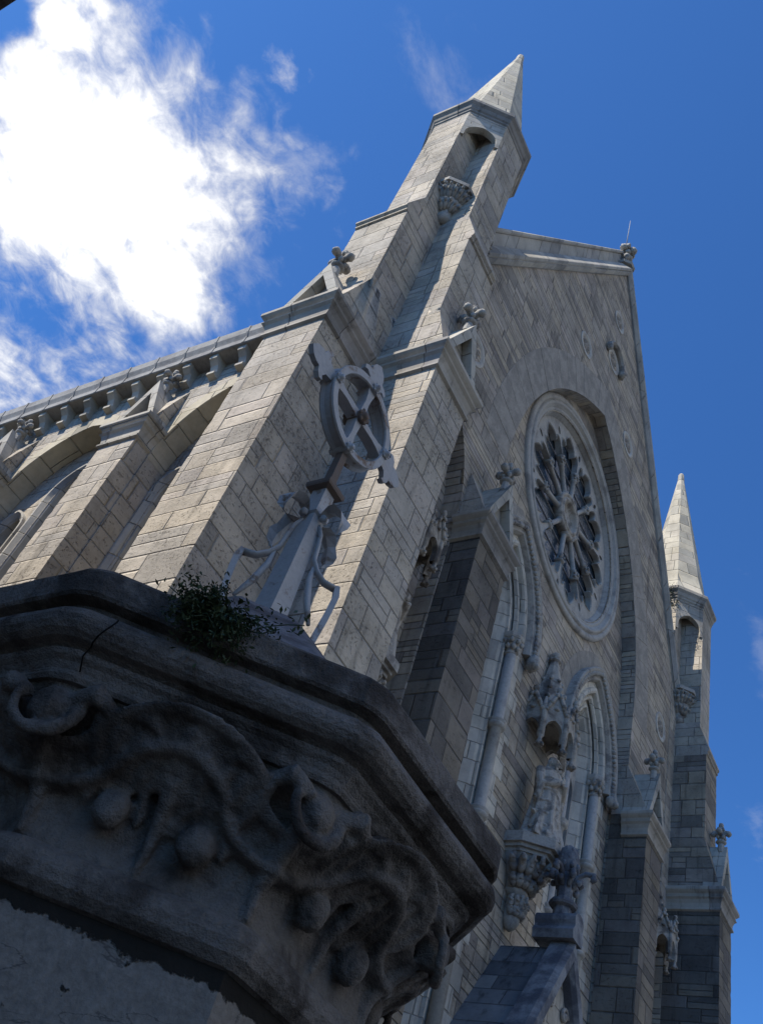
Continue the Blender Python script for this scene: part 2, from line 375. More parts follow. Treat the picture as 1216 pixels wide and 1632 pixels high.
ROOTLOC = {}
def obj(name, mb, mat, parent=None):
    me = bpy.data.meshes.new(name); off = ROOTLOC.get(parent.name, Vector((0, 0, 0))) if parent else Vector((0, 0, 0))
    me.from_pydata([p - off for p in mb.v], [], mb.f); me.update()
    bm = bmesh.new(); bm.from_mesh(me)
    for f, sm in zip(bm.faces, mb.smooth): f.smooth = sm
    bmesh.ops.recalc_face_normals(bm, faces=bm.faces[:]); bm.to_mesh(me); bm.free()
    me.materials.append(MAT[mat] if isinstance(mat, str) else mat)
    o = bpy.data.objects.new(name, me); COL.objects.link(o)
    if parent: o.parent = parent; ROOTLOC[o.name] = off
    return o
def thing(name, label, cat, loc, group=None):
    o = bpy.data.objects.new(name, None); COL.objects.link(o); o.location = loc; o.empty_display_size = 0.3
    o['label'] = label; o['category'] = cat
    if group: o['group'] = group
    ROOTLOC[o.name] = Vector(loc); return o
def structure(name, mb, mat):
    o = obj(name, mb, mat); o['kind'] = 'structure'; return o


GZ = -1.6                       # street level (the camera is at eye height)
C0 = 15.13                      # centre line of the west front
YF, YB = 7.30, 7.68             # wall face and back of the recesses
def mir(p): return Vector((2 * C0 - p[0], p[1], p[2]))
def S3(u, z, y): return (u, y, z)          # plates facing the street
def W3(u, z, x): return (x, u, z)          # plates facing the side lane

def arch_pts(c, w, zs, k, n=14, zbot=None):
    """two-centred arch outline: half-width w, springing zs, centres k beyond the axis; from right foot over the apex to left foot"""
    R = w + k; za = math.sqrt(R * R - k * k); am = math.atan2(za, k)
    r = [(c - k + R * math.cos(am * i / n), zs + R * math.sin(am * i / n)) for i in range(n + 1)]
    l = [(2 * c - x, z) for x, z in reversed(r[:-1])]
    pts = r + l
    if zbot is not None: pts = [(c + w, zbot)] + pts + [(c - w, zbot)]
    return pts
def circle_pts(c, z, r, n=48): return [(c + r * math.cos(2 * PI * i / n), z + r * math.sin(2 * PI * i / n)) for i in range(n)]
def arch_sweep(mb, c, w, zs, k, prof, to3d, zbot=None, n=16, closed=False):
    """sweep a profile (inward offset d, depth) along the arch"""
    secs = []
    rows = [arch_pts(c, w - d, zs, k, n, zbot) for d, _ in prof]
    for i in range(len(rows[0])):
        secs.append([to3d(rows[j][i][0], rows[j][i][1], prof[j][1]) for j in range(len(prof))])
    mb.sweep(secs, closed=closed)

# ------------------------------------------------------------------ ground
g = MB(); g.box((-600, -600, GZ - 0.5), (600, 600, GZ)); structure('ground', g, 'ground')
g = MB(); g.box((-0.5, 0.2, GZ - 0.1), (60, YF, GZ + 0.12)); structure('pavement', g, 'paving')

# ------------------------------------------------------------------ the church
church = thing('gothic_church', 'tall grey limestone Gothic church with a rose window and two spired turrets', 'church', (C0, YF, GZ))

ARCH = (4.27, 15.5, 3.93)                       # great arch: half-width, springing, centre offset
SIDE_ARCH_C = 8.63; SIDE_ARCH_W = 1.15
GX, GZF, GZA = 7.35, 18.05, 31.0                # gable foot and apex
def side_arch(c): return arch_pts(c, SIDE_ARCH_W, 12.7, 1.6, 10, GZ + 0.2)
outer = [(6.5, GZ), (2 * C0 - 6.5, GZ), (2 * C0 - 6.5, GZF), (2 * C0 - GX, GZF), (C0, GZA), (GX, GZF), (6.5, GZF)]
f = MB()
f.prism(outer, S3, YF, YB, [arch_pts(C0, *ARCH, 22, GZ + 0.2), side_arch(SIDE_ARCH_C), side_arch(2 * C0 - SIDE_ARCH_C)], back=False)
obj('facade_wall', f, 'rubble', church)
# recessed wall with openings
WC = (12.61, 17.65); WW, WZ, WK = 0.95, 12.95, 1.25
ROSE = (C0, 18.52)
f = MB()
f.prism([(6.6, GZ), (2 * C0 - 6.6, GZ), (2 * C0 - 6.6, 16), (C0 + 4.6, 24), (C0 - 4.6, 24), (6.6, 16)], S3, YB, YB + 0.55,
        [circle_pts(*ROSE, 2.74, 64)] + [arch_pts(c, WW, WZ, WK, 14, 2.2) for c in WC])
obj('recess_wall', f, 'rubble', church)
# arch rings of thin voussoirs, a few millimetres proud
def ring_arch(c, w, zs, k, t, y, name):
    m = MB(); n = 18
    inn = arch_pts(c, w, zs, k, n); kk = k + 0.0
    R = w + k; am_i = math.atan2(math.sqrt(R * R - k * k), k)
    out = arch_pts(c, w + t, zs, k + 0.35 * 0, n)
    m.prism(out + list(reversed(inn)), S3, y - 0.004, y + 0.01); obj(name, m, 'voussoir', church)
MAT['voussoir'] = soot_mat('voussoir_stone', (0.37, 0.338, 0.292), (0.28, 0.258, 0.225), 0.5, 2.2, 0.4)

def voussoirs(c, w, zs, k, t, y, count, name='voussoir_ring'):
    m = MB()
    R = w + k; am = math.atan2(math.sqrt(R * R - k * k), k); R2 = w + t + k; am2 = math.atan2(math.sqrt(R2 * R2 - k * k), k)
    for side in (1, -1):
        for i in range(count):
            g0, g1 = 0.0015, 0.0015
            a0, a1 = i / count, (i + 1) / count
            pr = 0.004 + random.random() * 0.006
            q = []
            for rr, aa, amx in ((R, a0, am), (R, a1, am), (R2, a1, am2), (R2, a0, am2)):
                th = amx * aa + (g0 if aa == a0 else -g1) * 0.6
                q.append((c + side * (-k + rr * math.cos(th)), zs + rr * math.sin(th)))
            m.prism(q, S3, y - pr, y + 0.02)
    obj(name, m, 'voussoir', church)
voussoirs(C0, ARCH[0], ARCH[1], ARCH[2], 1.05, YF, 15)
for c in WC: voussoirs(c, WW + 0.62, WZ, WK, 0.42, YB, 12)

# gable coping
def gable_coping(sgn):
    m = MB(); a = Vector((GX - 0.1, 0, GZF - 0.16)); b = Vector((C0, 0, GZA)); d = (b - a).normalized(); nrm = Vector((-d.z, 0, d.x))
    prof = [(-0.10, YF + 0.02), (-0.10, 7.24), (-0.06, 7.20), (-0.01, 7.16), (0.02, 7.19), (0.05, 7.15), (0.11, 7.13), (0.14, 7.15), (0.40, 7.40), (0.41, 7.52), (0.78, 7.52), (0.79, 7.49), (0.82, 7.46), (0.88, 7.46), (0.91, 7.49), (0.91, 8.4), (-0.10, 8.4)]
    secs = []
    for p, hor in ((a, False), (b, True)):
        sec = []
        for o, y in prof:
            q = p + nrm * o
            if hor: q = q + d * ((C0 - q.x) / d.x)
            sec.append((q.x, y, q.z))
        secs.append(sec)
    N = 14; ss = [[tuple(Vector(secs[0][j]).lerp(Vector(secs[1][j]), i / N)) for j in range(len(prof))] for i in range(N + 1)]
    m.sweep(ss, closed=True)
    if sgn < 0: m.xf(mir)
    obj('gable_coping', m, 'gable_stone', church)
MAT['gable_stone'] = stone_mat('gable_coping_stone', (0.40, 0.39, 0.36), H=9.0, W=0.62, split=1.1, seed=12.0, rough_bump=0.25, pit=0.4, var=0.22, joint=0.007, streak=0.3, wob=0.002)
gable_coping(1); gable_coping(-1)

# nave roof and walls behind the gable
m = MB(); m.prism([(GX + 0.2, 8.0), (2 * C0 - GX - 0.2, 8.0), (2 * C0 - GX - 0.2, 16.6), (C0, GZA - 0.9), (GX + 0.2, 16.6)], S3, YB + 0.56, 60.0)
obj('nave_roof', m, 'slate', church)

# finial maker ------------------------------------------------
def finial_mb(base, h=0.75, wid=0.235, rough=0.12):
    """stone fleuron: tapering stem, collar, bud with four knobs and a top knob"""
    m = MB(); b = Vector(base); s = h / 0.75
    m.oct([(0.095 * s, -0.12 * s), (0.075 * s, 0.16 * s)], b)
    m.lathe([(0.075 * s, 0.13 * s), (0.125 * s, 0.16 * s), (0.15 * s, 0.19 * s), (0.13 * s, 0.22 * s), (0.10 * s, 0.235 * s), (0.06 * s, 0.25 * s)], b, n=8)
    m.lathe([(0.075 * s, 0.24 * s), (0.06 * s, 0.30 * s), (0.085 * s, 0.42 * s), (0.075 * s, 0.50 * s), (0.065 * s, 0.62 * s), (0.03 * s, 0.68 * s)], b, n=10)
    for k in range(4):
        a = PI / 2 * k; d = Vector((math.cos(a), math.sin(a), 0))
        m.tube([b + Vector((0, 0, 0.36 * s)), b + d * 0.09 * s + Vector((0, 0, 0.43 * s)), b + d * (wid * 0.62) * s + Vector((0, 0, 0.475 * s)), b + d * (wid * 0.85) * s + Vector((0, 0, 0.46 * s)), b + d * (wid * 0.88) * s + Vector((0, 0, 0.42 * s))], [0.055 * s, 0.062 * s, 0.07 * s, 0.075 * s, 0.05 * s], 8)
        m.ball(b + d * wid * 0.84 * s + Vector((0, 0, 0.445 * s)), 0.085 * s, 9, (1, 1, 1.0), rough * 2)
        d2 = Vector((math.cos(a + PI / 4), math.sin(a + PI / 4), 0)); m.ball(b + d2 * 0.10 * s + Vector((0, 0, 0.33 * s)), 0.055 * s, 7, (1, 1, 1.2), rough * 2)
        m.ball(b + d2 * 0.085 * s + Vector((0, 0, 0.56 * s)), 0.05 * s, 7, (1, 1, 1.2), rough * 2)
    m.ball(b + Vector((0, 0, 0.70 * s)), 0.075 * s, 8, (1, 1, 1.15), rough)
    return m

def weather(o, L, strength=0.022, size=0.16):
    """cut the mesh into pieces about L long and wear it a little, so that arrises are not ruler-straight"""
    me = o.data; bm = bmesh.new(); bm.from_mesh(me)
    bmesh.ops.remove_doubles(bm, verts=bm.verts[:], dist=1e-5)
    for it in range(9):
        es = [e for e in bm.edges if e.calc_length() > L]
        if not es: break
        bmesh.ops.subdivide_edges(bm, edges=es, cuts=1, use_grid_fill=True)
        if len(bm.faces) > 60000: break
    for f in bm.faces: f.smooth = True
    for e in bm.edges: e.smooth = not (len(e.link_faces) == 2 and e.calc_face_angle(0) > 0.4)
    for v in bm.verts:
        p = v.co * (1.0 / size)
        n1 = noise.fractal(p, 1.0, 2.0, 3); sharp = any(not e.smooth for e in v.link_edges)
        k = -strength * abs(n1) * 0.9 if sharp else 0.0
        v.co += v.normal * k
    bm.to_mesh(me); bm.free(); return o


# buttress maker ------------------------------------------------
def frame_S(y0):                                  # outward = -Y
    return lambda u, v, z: (u, y0 - v, z)
def frame_W(x0):                                  # outward = -X
    return lambda u, v, z: (x0 - v, u, z)
CORN = [(0.0, 0.0), (0.05, 0.03), (0.05, 0.075), (0.02, 0.095), (0.035, 0.20), (0.07, 0.285), (0.115, 0.33), (0.075, 0.36), (0.095, 0.42), (0.135, 0.46), (0.165, 0.50), (0.165, 0.57), (0.10, 0.62), (0.0, 0.64)]
def cornice_mb(fr, u0, u1, vf, vb, z0, sc=1.0):
    m = MB(); secs = []
    for cu, cv, du, dv in ((u0, vb, -1, 0), (u0, vf, -1, 1), (u1, vf, 1, 1), (u1, vb, 1, 0)):
        secs.append([fr(cu + du * o * sc, cv + dv * o * sc, z0 + z * sc) for o, z in CORN])
    m.sweep(secs)
    return m
def buttress(fr, u0, u1, vf, zc, vback=0.0, vup=None, zup=None, vtop=None, ztop=None, flip=None, sc=1.0, wz=1.35, name='buttress', fh=0.72, mat='ashlar', gz=1.42, low='ashlar', rough=True):
    """vf: face, zc: underside of cornice; vup/zup: upper stage face and its top; vtop/ztop: where its cap dies into the turret"""
    F = (lambda mb: mb.xf(mir)) if flip else (lambda mb: mb)
    body = MB(); lowb = MB()
    zt = zc + 0.62 * sc; vb0 = vup if vup is not None else vback
    def pr(prof, a, b, body=body):
        body.sweep([[fr(a, v, z) for v, z in prof], [fr(b, v, z) for v, z in prof]], closed=True)
    pr([(vback - 0.3, GZ), (vf, GZ), (vf, zt - 0.02), (vback - 0.3, zt - 0.02)], u0, u1, lowb if low != mat else body)
    e = 0.0
    pr([(vback - 0.3, zt - 0.02), (vf - 0.02, zt - 0.02), (vf - 0.02, zt + 0.05), (vb0, zt + wz * sc), (vback - 0.3, zt + wz * sc)], u0, u1)
    if vup is not None:
        pr([(vback - 0.3, zt + wz), (vup, zt + wz), (vup, zup), (vback - 0.3, zup)], u0, u1)
    o = obj(name, F(body), mat, church)
    if rough: weather(o, 0.13)
    if low != mat: weather(obj('lower_stage', F(lowb), low, o), 0.13)
    obj('cornice', F(cornice_mb(fr, u0, u1, vf, vback, zc, sc)), 'moulding' if sc == 1.0 else 'dressed', o)
    # gablet
    uc = (u0 + u1) / 2; hw = (u1 - u0) / 2 + 0.06; za = zt + gz * sc; gm = MB()
    tri = [(uc - hw, zt), (uc + hw, zt), (uc, za)]
    inn = [(uc - hw * 0.62, zt + 0.16 * sc), (uc + hw * 0.62, zt + 0.16 * sc), (uc, za - 0.42 * sc)]
    t3 = lambda u, z, v: fr(u, v, z)
    gm.prism(tri, t3, vf + 0.04, vf - 0.14, [inn]); gm.prism(tri, t3, vf - 0.15, vb0 - 0.02)
    obj('gable', F(gm), 'dressed', o)
    fm = finial_mb(fr(uc, vf - 0.12, za - 0.06), fh)
    obj('finial', F(fm), 'carved', o)
    if vup is not None:
        cm = MB()
        cap = [(vback - 0.2, zup - 0.04), (vup, zup - 0.04), (vup + 0.035, zup - 0.02), (vup + 0.035, zup + 0.02), (vup + 0.02, zup + 0.03), (vup + 0.075, zup + 0.09), (vup + 0.075, zup + 0.14), (vtop - 0.01, ztop), (vback - 0.2, ztop)]
        cm.sweep([[fr(u0 - 0.0, v, z) for v, z in cap], [fr(u1, v, z) for v, z in cap]], closed=True)
        obj('weathering', F(cm), 'ashlar', o)
    return o

TX, TY = 6.42, 7.27                              # re-entrant corner line of the turret
for fl in (False, True):
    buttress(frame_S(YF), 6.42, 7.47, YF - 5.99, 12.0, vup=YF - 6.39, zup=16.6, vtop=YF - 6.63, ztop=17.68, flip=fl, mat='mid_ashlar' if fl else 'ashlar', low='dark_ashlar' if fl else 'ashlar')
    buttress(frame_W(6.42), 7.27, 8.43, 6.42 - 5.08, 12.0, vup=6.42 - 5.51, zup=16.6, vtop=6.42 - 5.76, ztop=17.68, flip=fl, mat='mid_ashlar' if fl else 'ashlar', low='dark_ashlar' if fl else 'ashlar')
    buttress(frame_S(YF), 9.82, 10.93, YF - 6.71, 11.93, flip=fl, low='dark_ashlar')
SX = 5.40                                        # lane-side wall face
BAY = 3.62; BY0 = 10.35
for i in range(7):
    buttress(frame_W(SX), BY0 + i * BAY - 0.39, BY0 + i * BAY + 0.39, SX - 5.07, 9.96, sc=0.85, gz=1.33, wz=1.35, fh=0.52)

# turrets ------------------------------------------------
def turret(fl):
    F = (lambda mb: mb.xf(mir)) if fl else (lambda mb: mb)
    cx, cy, a, h = 6.87, 7.74, 1.11, 0.455        # centre, half across flats, half side
    zn = 22.0
    plan = []
    for k in range(4):                            # S, E, N, W faces with a re-entrant corner between
        r = -PI / 2 + k * PI / 2
        ca, sa = math.cos(r), math.sin(r)
        fr = lambda u, v: (cx + ca * v - sa * u, cy + sa * v + ca * u)
        plan += [fr(-h, a), fr(h, a), fr(h, h)]
    m = MB()
    m.sweep([[(x, y, 11.0) for x, y in plan], [(x, y, zn) for x, y in plan]], closed=True)
    m.oct([(a, zn), (a, 22.34)], (cx, cy, 0))
    o = obj('turret', F(m), 'ashlar', church)
    # pointed heads over the four corner niches
    dd = a; hw = 0.4598
    for k in range(4):
        na = MB(); r = -3 * PI / 4 + k * PI / 2; n = Vector((math.cos(r), math.sin(r), 0)); tq = Vector((-n.y, n.x, 0)); c = Vector((cx, cy, 0))
        f3 = lambda u, z, d: tuple(c + n * d + tq * u + Vector((0, 0, z)))
        ar = arch_pts(0, 0.375, 21.2, 0.12, 8)
        L = hw
        poly = [(L, 21.0), (L, zn), (-L, zn), (-L, 21.0), (-0.375, 21.0)] + list(reversed(ar)) + [(0.375, 21.0)]
        na.prism(poly, f3, dd - 0.002, dd - 0.16)
        obj('niche_arch', F(na), 'dressed', o)
    cm = MB()
    cm.oct([(a, 22.22), (a + 0.03, 22.26), (a + 0.03, 22.32), (a + 0.06, 22.36), (a + 0.09, 22.47), (a + 0.15, 22.55), (a + 0.15, 22.66), (a + 0.10, 22.72), (a - 0.1, 22.73)], (cx, cy, 0))
    obj('cornice', F(cm), 'moulding', o)
    sp = MB(); sp.oct([(a + 0.02, 22.70), (a - 0.02, 22.80), (a - 0.12, 23.15), (a - 0.20, 23.55), (0.115, 29.45), (0.118, 29.48), (0.10, 29.8), (0.06, 29.88)], (cx, cy, 0))
    obj('spire', F(sp), 'spire', o)
    for k in range(4):                            # carved brackets in the niches
        r = -3 * PI / 4 + k * PI / 2; n = Vector((math.cos(r), math.sin(r), 0)); tq = Vector((-n.y, n.x, 0))
        root = Vector((cx, cy, 0)) + n * (h * math.sqrt(2) - 0.02)
        b = MB(); base = root + n * 0.06
        prof = [(0.10, 17.72), (0.16, 17.80), (0.17, 17.88), (0.15, 17.92), (0.22, 18.1), (0.30, 18.3), (0.30, 18.36), (0.38, 18.62), (0.42, 18.66), (0.42, 18.70)]
        b.lathe(prof, (base.x, base.y, 0), n=16)
        rnd = random.Random(3 + k)
        for row, (rr, zz, cnt, rs) in enumerate(((0.27, 18.20, 9, 0.085), (0.37, 18.50, 11, 0.095), (0.42, 18.62, 11, 0.06))):
            for q in range(cnt):
                th = r + (q - (cnt - 1) / 2) * (2.6 / cnt) * 1.15
                p = Vector((base.x + rr * math.cos(th), base.y + rr * math.sin(th), zz + rnd.uniform(-0.03, 0.03)))
                dv = Vector((math.cos(th), math.sin(th), 0)); q0 = p - dv * rr * 0.35 + Vector((0, 0, -0.20)); q2 = p + dv * 0.02
                b.tube([q0, q0.lerp(q2, 0.55) - dv * 0.01, q2, q2 + dv * 0.05 + Vector((0, 0, -0.03)), q2 + dv * 0.03 + Vector((0, 0, -0.08))], [rs * 0.35, rs * 0.6, rs * 0.62, rs * 0.5, rs * 0.2], 7); b.ball(q2 + Vector((rnd.uniform(-0.03, 0.03), rnd.uniform(-0.03, 0.03), 0.0)), rs * 0.5, 7, (1, 1, 1.2), 0.6)
        slab = [(-0.46, 0.0), (0.46, 0.0), (0.46, 0.30), (0.22, 0.54), (-0.22, 0.54), (-0.46, 0.30)]
        b.prism(slab, lambda u, v, z: tuple(root + tq * u * 1.0 + n * (v - 0.02) + Vector((0, 0, z))), 18.70, 18.82)
        obj('corbel', F(b), 'carved', o)
    return o
turret(False); turret(True)

MAT['cream'] = stone_mat('cream_arch_stone', (0.52, 0.47, 0.36), H=0.42, W=0.5, split=1.1, seed=14.0, rough_bump=0.15, pit=0.3, var=0.2, joint=0.006, jdark=0.55, warm=0.3, streak=0.1)
# lane-side wall ------------------------------------------------
YE = BY0 + 7 * BAY
m = MB(); bays = [BY0 - BAY / 2 + i * BAY for i in range(8)]
sarch = [arch_pts(y, 1.39, 9.88, 0.25, 10, GZ + 1.2) for y in bays if y < YE - 2]
first = [p for p in sarch[0] if p[0] > 7.42 and p[1] > GZ + 2]        # the first arch runs in behind the corner buttress
first = sorted(first, key=lambda p: p[0])
m.prism([(first[-1][0], GZ), (YE, GZ), (YE, 12.3), (7.4, 12.3), (7.4, first[0][1])] + first, W3, SX, 5.8, sarch[1:], back=False)
obj('side_wall', m, 'ashlar', church)
m = MB(); holes = []
LAN = [(0.0, 0.41, 10.07), (1.01, 0.25, 9.4), (-1.01, 0.25, 9.4)]
for y in bays:
    if y > YE - 2: continue
    for dy, hw, zs in LAN:
        if y + dy - hw < 7.5: continue
        holes.append(arch_pts(y + dy, hw, zs, hw * 0.8, 8, 1.5))
m.prism([(7.4, GZ), (YE, GZ), (YE, 12.3), (7.4, 12.3)], W3, 5.8, 6.3, holes)
obj('side_recess_wall', m, 'ashlar', church)
for y in bays:
    if y > YE - 2: continue
    for dy, hw, zs in LAN:
        if y + dy - hw < 7.5: continue
        fm = MB()
        arch_sweep(fm, y + dy, hw + 0.12, zs, hw * 0.8 + 0.0, [(0.0, 5.82), (0.0, 5.73), (0.04, 5.73), (0.14, 5.83), (0.16, 6.0), (0.20, 6.22)], W3, 1.5, 10)
        o = obj('lancet_window', fm, 'dressed', church)
        gm = MB(); gm.prism(arch_pts(y + dy, hw + 0.1, zs, hw * 0.8, 8, 1.4), W3, 6.22, 6.24); obj('glass', gm, 'glass', o)
    am = MB()                                     # pale dressed arch order
    arch_sweep(am, y, 1.39 + 0.26, 9.88, 0.25, [(0.0, SX + 0.01), (0.0, SX - 0.006), (0.26, SX - 0.006), (0.266, SX + 0.02), (0.266, 5.79)], W3, None, 10)
    if y < 9: am.v = [Vector((p.x, max(p.y, 7.45), p.z)) for p in am.v]
    obj('window_arch', am, 'cream', church)

# eaves: brackets and gutter
CB = [(0.0, 12.2), (0.255, 12.2), (0.255, 12.10), (0.22, 12.08), (0.15, 12.02), (0.11, 11.93), (0.10, 11.87), (0.145, 11.855), (0.145, 11.80), (0.0, 11.775)]
y = 8.98
while y < YE - 0.3:
    m = MB(); m.sweep([[(SX + 0.02 - v, y - 0.08, z) for v, z in CB], [(SX + 0.02 - v, y + 0.08, z) for v, z in CB]], closed=True)
    obj('corbel', m, 'dressed', church); y += 0.59
GP = [(0.0, 12.2), (0.265, 12.2), (0.285, 12.215), (0.285, 12.33), (0.27, 12.345), (0.285, 12.39), (0.30, 12.43), (0.315, 12.47), (0.325, 12.63), (0.30, 12.645), (0.28, 12.60), (-0.3, 12.62), (-0.3, 12.2)]
m = MB(); m.sweep([[(SX - v, yy, z) for v, z in GP] for yy in (8.45, 20.0, YE)], closed=True)
y = 8.96
while y < YE:
    q = [(v + (0.012 if v > 0.1 else 0), z - (0.008 if z < 12.3 else -0.006)) for v, z in GP[1:10]]
    m.sweep([[(SX - v, y - 0.02, z) for v, z in q], [(SX - v, y + 0.02, z) for v, z in q]], closed=True); y += 0.675
obj('gutter', m, 'lead', church)
m = MB(); m.prism([(5.2, 12.58), (GX + 0.3, 13.3), (GX + 0.3, 12.58)], S3, 8.6, YE); obj('aisle_roof', m, 'slate', church)

# rose window ------------------------------------------------
rc = (ROSE[0], 0, ROSE[1])
m = MB()
RP = [(3.24, 7.70), (3.24, 7.635), (3.21, 7.60), (3.15, 7.585), (3.09, 7.60), (3.06, 7.635), (3.05, 7.655), (3.03, 7.60), (2.98, 7.575), (2.93, 7.60), (2.92, 7.64), (2.865, 7.64), (2.86, 7.67), (2.82, 7.645), (2.78, 7.66), (2.755, 7.70), (2.72, 7.74), (2.69, 7.80), (2.655, 7.83), (2.655, 8.1)]
m.lathe(RP, rc, 'Y', 96, True, 0.0, False)
for i in range(32):                                # joints cut as thin dark slips are left to the material
    pass
rose = obj('rose_window', m, 'rose_stone', church) if 'rose_stone' in MAT else None
if rose is None:
    MAT['rose_stone'] = soot_mat('pale_rose_stone', (0.42, 0.405, 0.37), (0.27, 0.26, 0.245), 0.35, 1.6, 0.25)
    rose = obj('rose_window', m, 'rose_stone', church)
NP = 10
def petal(k, n=44):
    """inner edge of the tracery for one petal: a pointed trefoil head (angle, radius)"""
    out = []
    for i in range(n):
        t = -1 + 2 * i / n
        a = abs(t)
        if a > 0.90: r = 1.62
        elif a > 0.50: r = 1.84 + 0.34 * math.sqrt(max(0.0, 1 - ((a - 0.69) / 0.21) ** 2))
        elif a > 0.44: r = 2.04
        else: r = 2.10 + 0.36 * math.sqrt(1 - (a / 0.44) ** 2) * (1 - 0.18 * min(1, a / 0.25)) / 1.0
        out.append((2 * PI * (k + 0.5 + t / 2) / NP, r))
    return out
edge = [p for k in range(NP) for p in petal(k)]
hole = [(ROSE[0] + r * math.cos(a + PI / 2), ROSE[1] + r * math.sin(a + PI / 2)) for a, r in edge]
ocs = []
for k in range(NP):
    a = PI / 2 + 2 * PI * k / NP
    n = Vector((math.cos(a), math.sin(a))); tq = Vector((-n.y, n.x)); c = Vector(ROSE) + n * 2.36
    ocs.append([tuple(c + n * (0.12 * math.cos(q * PI / 5)) + tq * (0.065 * math.sin(q * PI / 5))) for q in range(10)])
m = MB(); m.prism(circle_pts(*ROSE, 2.67, 80), S3, 7.84, 7.985, [hole] + ocs)
inset = [(ROSE[0] + (r + 0.05) * math.cos(a + PI / 2), ROSE[1] + (r + 0.05) * math.sin(a + PI / 2)) for a, r in edge]
m.sweep([[(p[0], 7.842, p[1]), (q[0], 7.815, q[1]), (r_[0], 7.842, r_[1])] for p, q, r_ in [(hole[i], ((hole[i][0] + inset[i][0]) / 2, (hole[i][1] + inset[i][1]) / 2), inset[i]) for i in list(range(len(hole))) + [0]]])
obj('tracery', m, 'rose_stone', rose)
for k in range(NP):
    a = PI / 2 + 2 * PI * k / NP; d = Vector((math.cos(a), 0, math.sin(a))); c = Vector((ROSE[0], 7.90, ROSE[1]))
    m = MB()
    m.tube([c + d * 0.60, c + d * 0.66, c + d * 0.67, c + d * 0.70, c + d * 1.38, c + d * 1.39, c + d * 1.42, c + d * 1.50, c + d * 1.60, c + d * 1.61, c + d * 1.66], [0.11, 0.11, 0.085, 0.068, 0.064, 0.085, 0.08, 0.085, 0.115, 0.125, 0.125], 12)
    s_ = d.cross(Vector((0, 1, 0)))
    for sx in (-1, 1):
        m.ball(c + d * 1.56 + s_ * sx * 0.10 + Vector((0, -0.07, 0)), 0.045, 7, (1, 1, 1), 0.4); m.ball(c + d * 1.47 + s_ * sx * 0.07 + Vector((0, -0.07, 0)), 0.032, 7, (1, 1, 1), 0.4)
    m.ball(c + d * 1.54 + Vector((0, -0.11, 0)), 0.042, 7, (1, 1, 1), 0.4)
    obj('spoke', m, 'rose_stone', rose)
m = MB(); m.lathe([(0.66, 8.06), (0.66, 7.86), (0.64, 7.81), (0.60, 7.79), (0.56, 7.81), (0.54, 7.85), (0.50, 7.80), (0.46, 7.78), (0.42, 7.80), (0.40, 7.86), (0.36, 7.93), (0.0, 7.95)], rc, 'Y', 40, True); obj('hub', m, 'statue', rose)
m = MB(); m.prism(circle_pts(*ROSE, 2.67, 48), S3, 8.02, 8.04); obj('glass', m, 'glass', rose)
m = MB()                                           # saddle bars of the glazing
for k in range(-5, 6):
    q = k * 0.45; L = math.sqrt(max(0.0, 2.66 ** 2 - q * q)); m.box((ROSE[0] - L, 7.995, ROSE[1] + q - 0.008), (ROSE[0] + L, 8.016, ROSE[1] + q + 0.008))
obj('glazing_bar', m, 'iron', rose)

